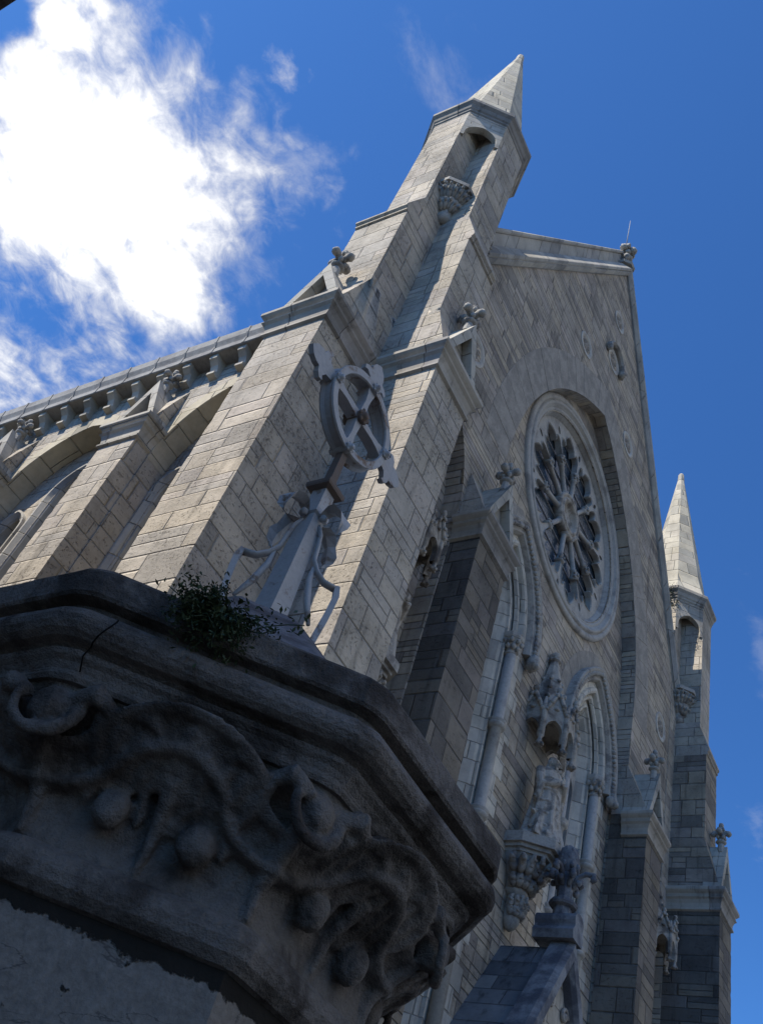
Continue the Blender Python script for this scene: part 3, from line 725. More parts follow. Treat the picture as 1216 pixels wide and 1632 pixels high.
# the two lancets of the west front ------------------------------------------------
for c in WC:
    m = MB()
    arch_sweep(m, c, WW, WZ, WK, [(-0.30, 7.70), (-0.30, 7.665), (-0.16, 7.655), (-0.13, 7.60), (-0.07, 7.585), (-0.02, 7.61), (0.0, 7.66), (0.02, 7.74), (0.06, 7.70), (0.11, 7.71), (0.14, 7.78)], S3, WZ, 16)
    arch_sweep(m, c, WW, WZ, WK, [(0.0, 7.655), (0.0, 7.82), (0.24, 7.83), (0.25, 7.80), (0.30, 7.80), (0.31, 7.86), (0.36, 7.90), (0.52, 8.12), (0.52, 8.26)], S3, 2.2, 16)
    win = obj('lancet_window', m, 'pale_jamb', church)
    m = MB()
    arch_sweep(m, c, WW + 0.30, WZ, WK, [(0.02, 7.67), (0.0, 7.60), (-0.03, 7.54), (-0.06, 7.53), (-0.09, 7.55), (-0.26, 7.46), (-0.30, 7.45), (-0.33, 7.48), (-0.33, 7.69)], S3, WZ - 0.15, 18, True)
    rnd = random.Random(5)
    rw = arch_pts(c, WW + 0.30 + 0.175, WZ, WK, 26, WZ - 0.1)
    for (x, z) in rw:
        m.ball((x, 7.50, z), 0.062 * rnd.uniform(0.85, 1.15), 7, (1, 0.9, 1), 0.4)
    for sx in (-1, 1):
        m.ball((c + sx * (WW + 0.47), 7.50, WZ - 0.28), 0.17, 10, (0.9, 0.9, 1.1), 0.5); m.ball((c + sx * (WW + 0.47), 7.42, WZ - 0.36), 0.09, 8, (1, 1, 1), 0.5)
    obj('hood_mould', m, 'carved', win)
    for sx in (-1, 1):
        x = c + sx * (WW - 0.115); m = MB()
        pr_ = [(0.115, 2.2)]
        for zr in (6.9, 8.82, 10.72): pr_ += [(0.115, zr - 0.12), (0.15, zr - 0.10), (0.20, zr - 0.055), (0.17, zr - 0.01), (0.17, zr + 0.01), (0.20, zr + 0.05), (0.15, zr + 0.10), (0.115, zr + 0.12)]
        m.lathe(pr_ + [(0.115, 12.42)], (x, 7.71, 0), n=18); o = obj('shaft', m, 'rose_stone', win)
        m = MB()
        m.lathe([(0.10, 12.40), (0.135, 12.42), (0.135, 12.46), (0.11, 12.49), (0.13, 12.6), (0.19, 12.78), (0.20, 12.80)], (x, 7.73, 0), n=14)
        m.oct([(0.20, 12.79), (0.215, 12.83), (0.215, 12.91), (0.18, 12.95)], (x, 7.73, 0))
        for row, (rr, zz, cnt) in enumerate(((0.145, 12.58, 8), (0.19, 12.72, 8))):
            for q in range(cnt): 
                th = 2 * PI * (q + 0.5 * row) / cnt; m.ball((x + rr * math.cos(th), 7.73 + rr * math.sin(th), zz), 0.055, 6, (1, 1, 1.3), 0.4)
        obj('capital', m, 'carved', o)
        m = MB(); rnd = random.Random(int(c) + sx)
        z = 2.4; kk = 0
        while z < WZ - 0.3:
            wdt = (0.22, 0.42)[kk % 2] + rnd.uniform(-0.02, 0.02); e = c + sx * (WW + 0.004)
            m.box((min(e, e + sx * wdt), 7.672, z + 0.004), (max(e, e + sx * wdt), 7.70, z + 0.386)); z += 0.39; kk += 1
        obj('quoin', m, 'pale_jamb', win)
    m = MB(); m.prism(arch_pts(c, WW - 0.5, WZ, WK, 12, 2.0), S3, 8.22, 8.24); obj('glass', m, 'glass', win)
    m = MB(); wl = WW - 0.50
    heads = [arch_pts(c + sx * wl * 0.5, wl * 0.40, 12.25, 0.18, 8, 2.1) for sx in (-1, 1)]
    m.prism(arch_pts(c, wl + 0.02, WZ, WK, 12, 2.05), S3, 8.06, 8.20, heads + [circle_pts(c, 13.05, 0.17, 14)]); obj('tracery', m, 'rose_stone', win)

MAT['pale_ring'] = soot_mat('pale_roundel_stone', (0.50, 0.48, 0.43), (0.33, 0.31, 0.28), 0.35, 3.0, 0.3)
# carved roundels on the gable ------------------------------------------------
for x, z, r in ((13.29, 23.63, 0.42), (2 * C0 - 13.29, 23.63, 0.42), (C0, 25.50, 0.46), (C0, 27.75, 0.40), (8.73, 16.62, 0.42), (2 * C0 - 8.73, 16.62, 0.42)):
    m = MB(); m.lathe([(r, 7.31), (r, 7.283), (r * 0.97, 7.276), (r * 0.78, 7.276), (r * 0.76, 7.288), (r * 0.70, 7.288), (r * 0.67, 7.30), (r * 0.64, 7.31)], (x, 0, z), 'Y', 32, True, 0.0, False)
    o = obj('roundel', m, 'pale_ring', church)
    m = MB(); m.lathe([(r * 0.66, 7.303), (r * 0.20, 7.301), (r * 0.16, 7.285), (0.0, 7.278)], (x, 0, z), 'Y', 24, True, 0.0, False)
    for q in range(5):
        th = PI / 2 + q * 2 * PI / 5; m.lathe([(r * 0.17, 7.302), (r * 0.17, 7.288), (r * 0.12, 7.284), (r * 0.11, 7.298), (0.0, 7.30)], (x + r * 0.36 * math.cos(th), 0, z + r * 0.36 * math.sin(th)), 'Y', 10, True, 0.0, False)
    obj('panel', m, 'voussoir', o)
    if abs(z - 25.5) < 0.01:
        hm = MB(); secs = []
        for i in range(15):
            th = PI * (0.02 + 0.96 * i / 14); secs.append([(x + rr * math.cos(th), yy, z + 0.02 + rr * math.sin(th)) for rr, yy in ((r * 1.08, 7.31), (r * 1.08, 7.20), (r * 1.2, 7.13), (r * 1.3, 7.15), (r * 1.32, 7.31))])
        hm.sweep(secs, closed=True)
        for sx in (-1, 1): hm.ball((x + sx * r * 1.2, 7.21, z - 0.04), 0.13, 8, (1, 1, 1.1), 0.5)
        obj('hood_mould', hm, 'carved', o)

# apex cross and lightning rod ------------------------------------------------
m = finial_mb((C0, 7.45, GZA + 0.75), 1.35, 0.16); m.oct([(0.33, GZA + 0.3), (0.36, GZA + 0.42), (0.25, GZA + 0.62), (0.17, GZA + 0.7)], (C0, 7.45, 0))
for q, zz in ((-1, 1.05), (1, 1.05), (-1, 1.9), (1, 1.9)): m.ball((C0 + q * 0.2, 7.32, GZA + zz * 0.85), 0.11, 8, (1, 1, 1.3), 0.5)
apex = obj('apex_finial', m, 'carved', church)
m = MB(); m.tube([(C0 + 0.05, 7.52, GZA + 1.9), (C0 + 0.05, 7.52, GZA + 4.3)], [0.022, 0.008], 6); obj('lightning_rod', m, 'lead', apex)

# canopies and pedestals ------------------------------------------------
def canopy(cx, yb, z0, s=1.0, out=0.12):
    """projecting tabernacle: five gabled sides with hanging bosses, and a crocketed spirelet"""
    c = Vector((cx, yb - out * s, 0)); R = 0.60 * s; m = MB()
    m.oct([(R * 0.80, z0 + 0.95 * s), (R * 0.86, z0 + 1.0 * s), (R * 0.72, z0 + 1.2 * s), (R * 0.30, z0 + 2.15 * s), (R * 0.15, z0 + 2.6 * s), (R * 0.22, z0 + 2.64 * s), (R * 0.2, z0 + 2.7 * s), (R * 0.08, z0 + 2.75 * s)], c)
    m.oct([(R * 0.94, z0 + 0.72 * s), (R * 0.94, z0 + 0.98 * s), (R * 0.1, z0 + 1.0 * s), (R * 0.1, z0 + 0.90 * s), (R * 0.84, z0 + 0.82 * s), (R * 0.84, z0 + 0.72 * s), (R * 0.94, z0 + 0.72 * s)], c, cap=False)
    m.ball(c + Vector((0, 0, z0 + 2.78 * s)), 0.11 * s, 8, (1, 1, 1.2), 0.3)
    rnd = random.Random(int(cx))
    for k in range(8):
        a = PI / 8 + k * PI / 4
        for t in (0.0, 0.25, 0.5, 0.75):
            rr = (R * 0.80) * (1 - t) + R * 0.25 * t; zz = z0 + (1.15 + 1.15 * t) * s
            m.ball((c.x + rr * math.cos(a), c.y + rr * math.sin(a), zz), 0.058 * s * (1 - 0.3 * t), 6, (1, 1, 1.2), 0.4)
    top = obj('canopy', m, 'canopy_stone', church)
    for k in range(5):
        a = PI + k * PI / 4; n = Vector((math.cos(a), math.sin(a), 0)); tq = Vector((-n.y, n.x, 0)); hw = R * 0.4142 * 1.02
        f3 = lambda u, z, d: tuple(c + n * d + tq * u + Vector((0, 0, z)))
        gm = MB(); ar = arch_pts(0, hw * 0.70, z0 + 0.45 * s, hw * 0.3, 6)
        zz = z0 + 0.22 * s
        gm.prism([(hw, zz), (hw, z0 + 0.85 * s), (0, z0 + 1.32 * s), (-hw, z0 + 0.85 * s), (-hw, zz), (-hw * 0.70, zz)] + list(reversed(ar)) + [(hw * 0.70, zz)], f3, R + 0.02, R - 0.10 * s)
        for sg in (-1, 1):
            e0 = Vector(f3(sg * hw * 1.02, z0 + 0.80 * s, R + 0.02)); e1 = Vector(f3(0, z0 + 1.36 * s, R + 0.04)); gm.tube([e0, e1], 0.045 * s, 6)
            for t in (0.15, 0.5, 0.85): gm.ball(e0.lerp(e1, t) + n * 0.03, 0.05 * s, 6, (1, 1, 1), 0.5)
        gm.lathe([(0.035 * s, 0), (0.06 * s, 0.02), (0.06 * s, 0.04)], Vector(f3(0, z0 + 0.93 * s, R + 0.02)), n=8)
        gm.ball(f3(0, z0 + 1.42 * s, R + 0.03), 0.07 * s, 7, (1, 1, 1.3), 0.4)
        obj('gablet', gm, 'canopy_stone', top)
    for k in range(6):
        a = PI - PI / 8 + k * PI / 4; rr = R * 1.08; p = Vector((c.x + rr * math.cos(a), c.y + rr * math.sin(a), 0)); pm = MB()
        pm.lathe([(0.02, z0 - 0.02 * s), (0.06 * s, z0 + 0.0), (0.075 * s, z0 + 0.06 * s), (0.05 * s, z0 + 0.12 * s), (0.045 * s, z0 + 0.2 * s), (0.07 * s, z0 + 0.24 * s), (0.07 * s, z0 + 0.9 * s), (0.02 * s, z0 + 1.2 * s)], p, n=8)
        for q in range(4): pm.ball((p.x + 0.06 * s * math.cos(q * PI / 2), p.y + 0.06 * s * math.sin(q * PI / 2), z0 + 0.03 * s), 0.045 * s, 6, (1, 1, 1), 0.5)
        obj('pendant', pm, 'canopy_stone', top)
MAT['canopy_stone'] = soot_mat('weathered_canopy_stone', (0.40, 0.37, 0.32), (0.14, 0.125, 0.11), 0.42, 2.6, 0.5)
canopy(C0, YB, 11.0); 
for xx in (SIDE_ARCH_C, 2 * C0 - SIDE_ARCH_C): canopy(xx, YB, 10.12, 0.78, 0.62)
def pedestal(cx, yb, zt, s=1.0):
    m = MB(); L = [(-0.60 * s, 0.02), (-0.60 * s, -0.36 * s), (-0.26 * s, -0.86 * s), (0.26 * s, -0.86 * s), (0.60 * s, -0.36 * s), (0.60 * s, 0.02)]
    def slab(k, z0, z1): m.prism([(cx + x * k, yb + (yy if yy > 0 else yy * k)) for x, yy in L], lambda x, yy, z: (x, yy, z), z0, z1)
    slab(1.0, zt - 0.20 * s, zt); slab(0.90, zt - 0.27 * s, zt - 0.20 * s); slab(0.82, zt - 0.34 * s, zt - 0.27 * s)
    b = (cx, yb - 0.10, 0); m.lathe([(0.02, zt - 1.62 * s), (0.10 * s, zt - 1.56 * s), (0.16 * s, zt - 1.45 * s), (0.17 * s, zt - 1.3 * s), (0.15 * s, zt - 1.0 * s), (0.25 * s, zt - 0.95 * s), (0.22 * s, zt - 0.88 * s), (0.34 * s, zt - 0.55 * s), (0.50 * s, zt - 0.34 * s)], b, n=14)
    rnd = random.Random(9)
    for rr, zz, cnt, rs in ((0.20, 1.22, 6, 0.10), (0.24, 1.08, 7, 0.08), (0.34, 0.72, 8, 0.11), (0.46, 0.50, 9, 0.12), (0.55, 0.42, 9, 0.09)):
        for q in range(cnt):
            th = PI + PI * (q + 0.5) / cnt; q0 = Vector((cx + rr * s * 0.72 * math.cos(th), yb - 0.10 + rr * s * 0.75 * math.sin(th), zt - (zz + 0.16) * s)); q1 = Vector((cx + rr * s * 1.0 * math.cos(th), yb - 0.10 + rr * s * 1.05 * math.sin(th), zt - zz * s + rnd.uniform(-0.03, 0.03))); m.tube([q0, q0.lerp(q1, 0.5) + Vector((0, 0, -0.02)), q1, q1 + Vector((rnd.uniform(-0.03, 0.03), -0.03, -0.07 * s))], [rs * 0.4 * s, rs * 0.7 * s, rs * 0.75 * s, rs * 0.4 * s], 7); m.ball(q1 + Vector((rnd.uniform(-0.04, 0.04), 0, rnd.uniform(-0.02, 0.04))), rs * 0.55 * s, 7, (1, 1, 1.3), 0.7)
    obj('pedestal', m, 'carved', church)
PZ = 9.15
pedestal(C0, YB, PZ); pedestal(SIDE_ARCH_C, YB - 0.2, 8.25, 0.8)

# statues ------------------------------------------------
def statue_mb(h=1.6, seed=1):
    """robed standing figure with a bowed head, long hair, wrapped mantle and joined hands; origin at the feet, facing -Y"""
    m = MB(); rnd = random.Random(seed); n = 40
    lv = [(0.00, 0.31, 0.27, 0.0), (0.04, 0.30, 0.26, 0.0), (0.15, 0.255, 0.225, 0.0), (0.30, 0.225, 0.20, 0.0), (0.45, 0.215, 0.185, -0.005), (0.58, 0.205, 0.165, -0.01), (0.66, 0.215, 0.16, -0.005), (0.74, 0.235, 0.165, 0.0), (0.80, 0.235, 0.155, 0.0), (0.835, 0.19, 0.13, 0.0), (0.855, 0.10, 0.095, -0.005), (0.875, 0.065, 0.07, -0.015), (0.90, 0.06, 0.068, -0.02)]
    secs = []
    for z, rx, ry, oy in lv:
        sec = []
        for k in range(n):
            a = 2 * PI * k / n; fold = max(0.0, 1 - z / 0.82) * 0.13
            q = 1 + fold * math.sin(a * 7 + z * 5 + seed) + fold * 0.7 * math.sin(a * 11 - z * 7)
            sec.append((rx * q * math.cos(a) * h / 1.6 * 1.25, (ry * q * math.sin(a) + oy) * h / 1.6 * 1.25, z * h))
        secs.append(sec)
    m.sweep(secs, closed=True, smooth=True)
    s = h / 1.6; H = Vector((0.02, -0.055, 0.955 * h)) ; 
    m.ball(H, 0.098 * s, 14, (0.86, 1.02, 1.22)); m.ball(H + Vector((0.0, -0.035, -0.075)) * s, 0.06 * s, 10, (0.9, 0.9, 1.1))
    m.tube([H + Vector((0, -0.098, 0.02)) * s, H + Vector((0, -0.122, -0.028)) * s, H + Vector((0, -0.098, -0.034)) * s], [0.012 * s, 0.02 * s, 0.014 * s], 6)   # nose
    for sx in (-1, 1):
        m.ball(H + Vector((sx * 0.036, -0.088, 0.028)) * s, 0.022 * s, 6, (1.2, 0.7, 0.6)); m.ball(H + Vector((sx * 0.088, 0.0, -0.01)) * s, 0.02 * s, 6, (0.6, 1, 1.5))
        for q in range(6): m.ball(H + Vector((sx * (0.085 + 0.012 * (q % 2)), 0.025 + 0.01 * q, 0.05 - 0.055 * q)) * s, 0.042 * s, 7, (1, 1, 1.3), 0.2)   # hair
    m.ball(H + Vector((0, -0.094, -0.058)) * s, 0.022 * s, 6, (1.3, 0.6, 0.5))                         # mouth
    m.ball(H + Vector((0, 0.03, 0.05)) * s, 0.10 * s, 12, (0.98, 0.95, 0.95))
    for k in range(7): m.ball(H + Vector(((k - 3) * 0.022, -0.09 - 0.002 * k, -0.12 - 0.012 * (3 - abs(k - 3)))) * s, 0.024 * s, 6, (1, 1, 1.5), 0.2)  # beard
    for sx in (-1, 1):                                                                                 # arms, bent, hands meeting on the breast
        sh = Vector((sx * 0.235 * s * 1.15, 0.0, 0.795 * h)); el = Vector((sx * 0.30 * s, -0.07 * s, 0.60 * h)); wr = Vector((sx * 0.075 * s, -0.27 * s, 0.685 * h + (0.03 if sx > 0 else -0.02) * s))
        m.tube([sh, sh.lerp(el, 0.5) + Vector((sx * 0.02, 0, 0)), el, el.lerp(wr, 0.5), wr], [0.085 * s, 0.08 * s, 0.078 * s, 0.07 * s, 0.062 * s], 10)
        m.tube([el + Vector((0, 0, -0.02)), el + Vector((sx * 0.01, 0.01, -0.20 * s)), el + Vector((-sx * 0.03, 0.03, -0.34 * s))], [0.07 * s, 0.055 * s, 0.02 * s], 8)      # hanging sleeve
        pal = wr + Vector((-sx * 0.05, -0.02, 0.03)) * s; m.ball(pal, 0.036 * s, 8, (1, 0.6, 1.2))
        for q in range(4): b0 = pal + Vector((-sx * 0.018, -0.012, 0.028 - 0.017 * q)) * s; m.tube([b0, b0 + Vector((-sx * 0.03, -0.008, 0.012)) * s, b0 + Vector((-sx * (0.052 - 0.005 * q), 0.004, 0.016)) * s], 0.0095 * s, 6)
        m.tube([pal + Vector((0, -0.01, 0.03)) * s, pal + Vector((-sx * 0.01, -0.02, 0.065)) * s], 0.010 * s, 6)
    for k in range(5):                                                                                 # mantle folds swung across the body
        t = k / 4; pts = []
        for i in range(9):
            u = i / 8; a = -PI * 0.98 + u * PI * 0.95; z = (0.70 - 0.14 * k - 0.22 * u + 0.10 * math.sin(u * PI)) * h
            rr = (0.235 + 0.012 * math.sin(u * 6 + k)) * s * (1.06 + 0.05 * k); pts.append((rr * math.cos(a), rr * 0.85 * math.sin(a), z))
        m.tube(pts, [0.016 * s] + [0.024 * s] * 7 + [0.012 * s], 7)
    for k in range(7):                                                                                 # falling edge of the mantle in zigzag folds
        z = (0.62 - 0.085 * k) * h; x = -0.30 * s + (0.05 if k % 2 else -0.03) * s; m.ball((x + 0.03, -0.03, z), 0.062 * s, 8, (1.2, 0.8, 0.7), 0.5)
    for k in range(9):                                                                                 # rocky foot
        a = 2 * PI * k / 9; m.ball((0.27 * s * math.cos(a), 0.22 * s * math.sin(a), 0.05 * s), 0.12 * s, 8, (1.1, 1, 0.9), 0.5)
    return m
def statue(name, label, base, h, seed, rz=0.0):
    mb = statue_mb(h, seed); R = Matrix.Rotation(rz, 4, 'Z'); mb.xf(lambda p: R @ p)
    o = obj(name, mb, 'statue'); o.location = base; o['label'] = label; o['category'] = 'statue'
    r = o.modifiers.new('fuse', 'REMESH'); r.mode = 'VOXEL'; r.voxel_size = 0.010; r.use_smooth_shade = True
    return o
statue('statue', 'pale stone statue of a robed figure standing on the pedestal under the middle canopy', (C0 - 0.04, YB - 0.44, PZ), 1.86, 1, math.radians(-12))
statue('statue', 'pale stone statue half hidden behind the front corner buttress under a small canopy', (SIDE_ARCH_C - 0.03, YB - 0.52, 8.25), 1.6, 4, math.radians(10))

# gabled porch ------------------------------------------------
PRZ = 7.28; PSL = 1.476; PF = 6.42
def porch():
    W = 2.75; ze = PRZ - W * PSL
    m = MB(); t = 0.16
    for sx in (-1, 1):
        m.sweep([[(C0 + sx * x, yy, PRZ - x * PSL + o) for x, o in ((0.0, 0.0), (W, 0.0), (W, -0.28), (0.0, -0.28))] for yy in (PF + 0.30, YB + 0.02)], closed=True)
    roof = obj('porch', m, 'porch_roof', church)
    m = MB()                                       # gable wall with the doorway arch
    m.prism([(C0 - W + 0.1, GZ), (C0 + W - 0.1, GZ), (C0 + W - 0.1, ze), (C0, PRZ - 0.25), (C0 - W + 0.1, ze)], S3, PF + 0.12, PF + 0.6, [arch_pts(C0, 1.5, 1.9, 0.6, 12, GZ + 0.15)]); obj('gable_wall', m, 'dressed', roof)
    m = MB()                                       # raking coping
    for sx in (-1, 1):
        sec = lambda x: [(C0 + sx * x, PF - 0.02, PRZ - x * PSL - 0.30), (C0 + sx * x, PF - 0.10, PRZ - x * PSL - 0.22), (C0 + sx * x, PF - 0.10, PRZ - x * PSL + 0.06), (C0 + sx * x, PF + 0.0, PRZ - x * PSL + 0.16), (C0 + sx * x, PF + 0.32, PRZ - x * PSL + 0.16), (C0 + sx * x, PF + 0.32, PRZ - x * PSL - 0.30)]
        m.sweep([sec(W * i / 6) for i in range(7)], closed=True)
    obj('coping', m, 'porch_coping', roof)
    rnd = random.Random(2)                         # leaf scrolls carved under the coping
    for sx in (-1, 1):
        for k in range(9):
            m = MB(); x = 0.30 + k * 0.27; z = PRZ - x * PSL - 0.55; p0 = Vector((C0 + sx * x, PF + 0.08, z))
            m.tube([p0 + Vector((sx * 0.14 * math.cos(q), 0, 0.14 * math.sin(q))) * (1 - q / 9) for q in [i * 0.6 for i in range(11)]], [0.035] * 11, 6); m.ball(p0, 0.06, 7, (1, 1, 1), 0.4)
            obj('leaf_scroll', m, 'carved', roof)
    m = MB()                                       # saddle stone with a rolled top
    yy0, yy1 = PF - 0.12, PF + 0.62; secs = []
    pr = [(-0.20, -0.02), (-0.24, 0.12), (-0.17, 0.20), (-0.17, 0.24)] + [(0.20 * math.cos(a), 0.34 + 0.14 * math.sin(a)) for a in [PI * 1.08 - i * PI * 1.16 / 8 for i in range(9)]] + [(0.17, 0.24), (0.17, 0.20), (0.24, 0.12), (0.20, -0.02)]
    m.sweep([[(C0 + x, yy, PRZ + 0.10 + z) for x, z in pr] for yy in (yy0, yy1)], closed=True)
    obj('saddle_stone', m, 'porch_coping', roof)
    m = MB(); b = Vector((C0, PF + 0.22, PRZ + 0.5))  # large leafy finial
    m.oct([(0.17, -0.15), (0.145, 0.16), (0.15, 0.2)], b); m.oct([(0.15, 0.18), (0.22, 0.21), (0.235, 0.25), (0.22, 0.30), (0.16, 0.33)], b)
    m.oct([(0.14, 0.32), (0.12, 0.38), (0.135, 0.60), (0.16, 0.74), (0.12, 0.84)], b); m.lathe([(0.12, 0.8), (0.17, 0.90), (0.195, 1.04), (0.18, 1.20), (0.12, 1.33), (0.03, 1.39)], b, n=14)
    for k in range(8):
        for q in range(3): m.ball(b + Vector(((0.185 - 0.03 * q) * math.cos(k * PI / 4 + q * 0.4), (0.185 - 0.03 * q) * math.sin(k * PI / 4 + q * 0.4), 0.95 + 0.15 * q)), 0.045, 7, (1, 1, 1.5), 0.5)
        a = k * PI / 4 ; d = Vector((math.cos(a), math.sin(a), 0)); L = 1.0 if k % 2 == 0 else 0.55
        m.tube([b + d * 0.14 + Vector((0, 0, 0.56)), b + d * 0.20 + Vector((0, 0, 0.76)), b + d * 0.36 * L + Vector((0, 0, 0.83)), b + d * 0.50 * L + Vector((0, 0, 0.80)), b + d * 0.52 * L + Vector((0, 0, 0.68))], [0.035, 0.042, 0.048, 0.055, 0.03], 8)
        m.ball(b + d * 0.50 * L + Vector((0, 0, 0.72)), 0.065, 8, (1, 1, 1), 0.5); m.ball(b + d * 0.24 * L + Vector((0, 0, 0.66)), 0.06, 7, (1, 1, 1), 0.4)
    obj('finial', m, 'porch_coping', roof)
MAT['porch_coping'] = soot_mat('dark_porch_stone', (0.24, 0.25, 0.26), (0.10, 0.105, 0.12), 0.5, 2.0, 0.3)
porch()

# ivy on the far turret ------------------------------------------------
def leaf_cluster(mb, pts, size, rnd, per=5):
    for p in pts:
        for q in range(per):
            c = Vector(p) + Vector((rnd.gauss(0, 1), rnd.gauss(0, 1), rnd.gauss(0, 1))) * size * 1.1
            a = Vector((rnd.uniform(-1, 1), rnd.uniform(-1, 1), rnd.uniform(-0.6, 0.8))).normalized(); b = a.cross(Vector((rnd.uniform(-1, 1), rnd.uniform(-1, 1), 1))).normalized()
            L = size * rnd.uniform(0.7, 1.4); Wd = L * 0.42
            mb.add([c - a * L * 0.5, c - b * Wd * 0.5 + a * 0.05 * L, c + a * L * 0.5, c + b * Wd * 0.5 + a * 0.05 * L], [(0, 1, 2, 3)])
rnd = random.Random(11); m = MB(); pts = []
tcx = 2 * C0 - 6.87
for i in range(70):
    yy = rnd.uniform(7.3, 8.2); pts.append((tcx - 1.11 - rnd.uniform(0.0, 0.16), yy, 22.5 + rnd.gauss(0, 0.12)))
for i in range(40): pts.append((tcx - 1.13, 7.45 + rnd.gauss(0, 0.12), 22.3 - abs(rnd.gauss(0, 0.35))))
leaf_cluster(m, pts, 0.07, rnd, 4)
o = obj('ivy', m, 'leaf'); o['label'] = 'green ivy growing on the cornice of the far turret below its spire'; o['category'] = 'plant'

# ------------------------------------------------------------------ the building on the near side of the lane; only a sliver of its eaves shows
def lane_building():
    ze = 9.0; xe = -0.0398 * ze; xw = -0.72
    t = thing('lane_building', 'building across the lane whose dark brown eaves cut the top left corner', 'building', (xw, 8.0, GZ))
    m = MB(); m.box((-9.0, 1.0, GZ), (xw, 34.0, ze - 0.125)); obj('wall', m, 'brick', t)
    m = MB(); m.prism([(xe + 0.02, ze), (-4.9, ze + 3.4), (-9.6, ze), (-9.6, ze - 0.12), (xe + 0.02, ze - 0.12)], S3, 0.8, 34.4); obj('roof', m, 'slate', t)
    g = MB(); g.sweep([[(xe + x, yy, ze + z) for x, z in ((-0.13, 0.0), (-0.11, -0.07), (-0.06, -0.10), (-0.02, -0.08), (0.0, 0.0), (-0.015, 0.0), (-0.03, -0.07), (-0.06, -0.085), (-0.10, -0.06), (-0.115, 0.0))] for yy in (0.8, 34.4)], closed=True); obj('gutter', g, 'gutter_brown', t)
    for k in range(9):
        for zz in (0.2, 3.4, 6.2):
            y0 = 2.0 + k * 3.4; f_ = MB(); f_.prism([(y0, zz), (y0 + 1.1, zz), (y0 + 1.1, zz + 1.7), (y0, zz + 1.7)], W3, xw + 0.03, xw - 0.05, [[(y0 + 0.08, zz + 0.08), (y0 + 1.02, zz + 0.08), (y0 + 1.02, zz + 1.62), (y0 + 0.08, zz + 1.62)]])
            o = obj('window', f_, 'dressed', t); p = MB(); p.box((xw - 0.01, y0 + 0.06, zz + 0.06), (xw + 0.008, y0 + 1.04, zz + 1.64)); obj('pane', p, 'glass', o)
MAT['brick'] = stone_mat('buff_brick', (0.42, 0.37, 0.30), H=0.075, W=0.22, split=1.1, seed=20.0, rough_bump=0.2, pit=0.4, var=0.4, joint=0.006, wob=0.002, jdepth=0.004)
MAT['gutter_brown'] = soot_mat('dark_brown_gutter', (0.06, 0.045, 0.04), (0.035, 0.03, 0.03), 0.4, 4.0, 0.1)
lane_building()

# ------------------------------------------------------------------ the gate pier in the foreground
PC = Vector((1.167, 1.289, 0))
pier = thing('gate_pier', 'dark octagonal stone gate pier with a carved leafy capital close to the camera', 'gate pier', (PC.x, PC.y, GZ))
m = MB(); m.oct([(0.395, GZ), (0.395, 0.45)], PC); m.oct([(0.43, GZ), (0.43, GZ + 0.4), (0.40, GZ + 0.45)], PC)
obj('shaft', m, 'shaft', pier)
def fine(o, lv=2, simple=True):
    s = o.modifiers.new('subdivide', 'SUBSURF'); s.subdivision_type = 'SIMPLE' if simple else 'CATMULL_CLARK'; s.levels = lv; s.render_levels = lv
def rough_edges(o, strength, size, lv):
    fine(o, lv)
    tx = bpy.data.textures.new('wear', 'CLOUDS'); tx.noise_scale = size; tx.noise_depth = 4
    d = o.modifiers.new('wear', 'DISPLACE'); d.texture = tx; d.strength = strength; d.mid_level = 0.5; d.texture_coords = 'GLOBAL'
def oct_fine(mb, prof, c, seg=10):
    """octagon of revolution with each side cut in segments, corners slightly rounded"""
    k = 1 / math.cos(PI / 8); secs = []
    for r, h in prof:
        sec = []
        for e in range(8):
            a0, a1 = PI / 8 + e * PI / 4, PI / 8 + (e + 1) * PI / 4
            p0 = Vector((math.cos(a0), math.sin(a0))) * r * k; p1 = Vector((math.cos(a1), math.sin(a1))) * r * k
            ts = [0.012, 0.05] + [i / seg for i in range(1, seg)] + [0.95, 0.988]
            for t in ts:
                q = p0.lerp(p1, t)
                e_ = min(t, 1 - t); q = q * (1 - 0.012 * max(0, 1 - e_ / 0.04))
                sec.append((c[0] + q.x, c[1] + q.y, h))
        secs.append(sec)
    mb.sweep(secs, closed=True, smooth=False)
m = MB()
oct_fine(m, [(0.39, 0.432), (0.405, 0.435), (0.420, 0.448), (0.426, 0.464), (0.424, 0.482), (0.414, 0.492), (0.405, 0.496)], PC)
neck = obj('neck_moulding', m, 'pier_dark', pier)
# bell with leaves
m = MB()
bell = lambda z: 0.400 - 0.016 * math.sin(PI * min(max((z - 0.50) / 0.15, 0), 1)) + (0.105 * ((z - 0.49) / 0.20) ** 1.6 if z > 0.49 else 0)
oct_fine(m, [(0.30, 0.47)] + [(bell(z), z) for z in [0.48 + 0.20 * i / 10 for i in range(11)]] + [(0.51, 0.69), (0.30, 0.69)], PC, 8)
rnd = random.Random(21)
def at_face(k, u, z, out):
    """point on face k (0 = facing the street, going round), u along it, out from the bell"""
    r = -PI / 2 + k * PI / 4; n = Vector((math.cos(r), math.sin(r), 0)); tq = Vector((-n.y, n.x, 0))
    return PC + n * (bell(z) + out) + tq * u + Vector((0, 0, z))
def at_corner(k, z, out):
    r = -PI / 2 + PI / 8 + k * PI / 4; return PC + Vector((math.cos(r), math.sin(r), 0)) * (bell(z) * 1.082 + out) + Vector((0, 0, z))
def around(th, z, out):
    """point at angle th round the capital (flat faces), out from the bell"""
    k = round((th + PI / 2) / (PI / 4)); da = th - (-PI / 2 + k * PI / 4)
    return PC + Vector((math.cos(th), math.sin(th), 0)) * ((bell(z) + out) / math.cos(da)) + Vector((0, 0, z))
NS = 24 * 8
mid = []
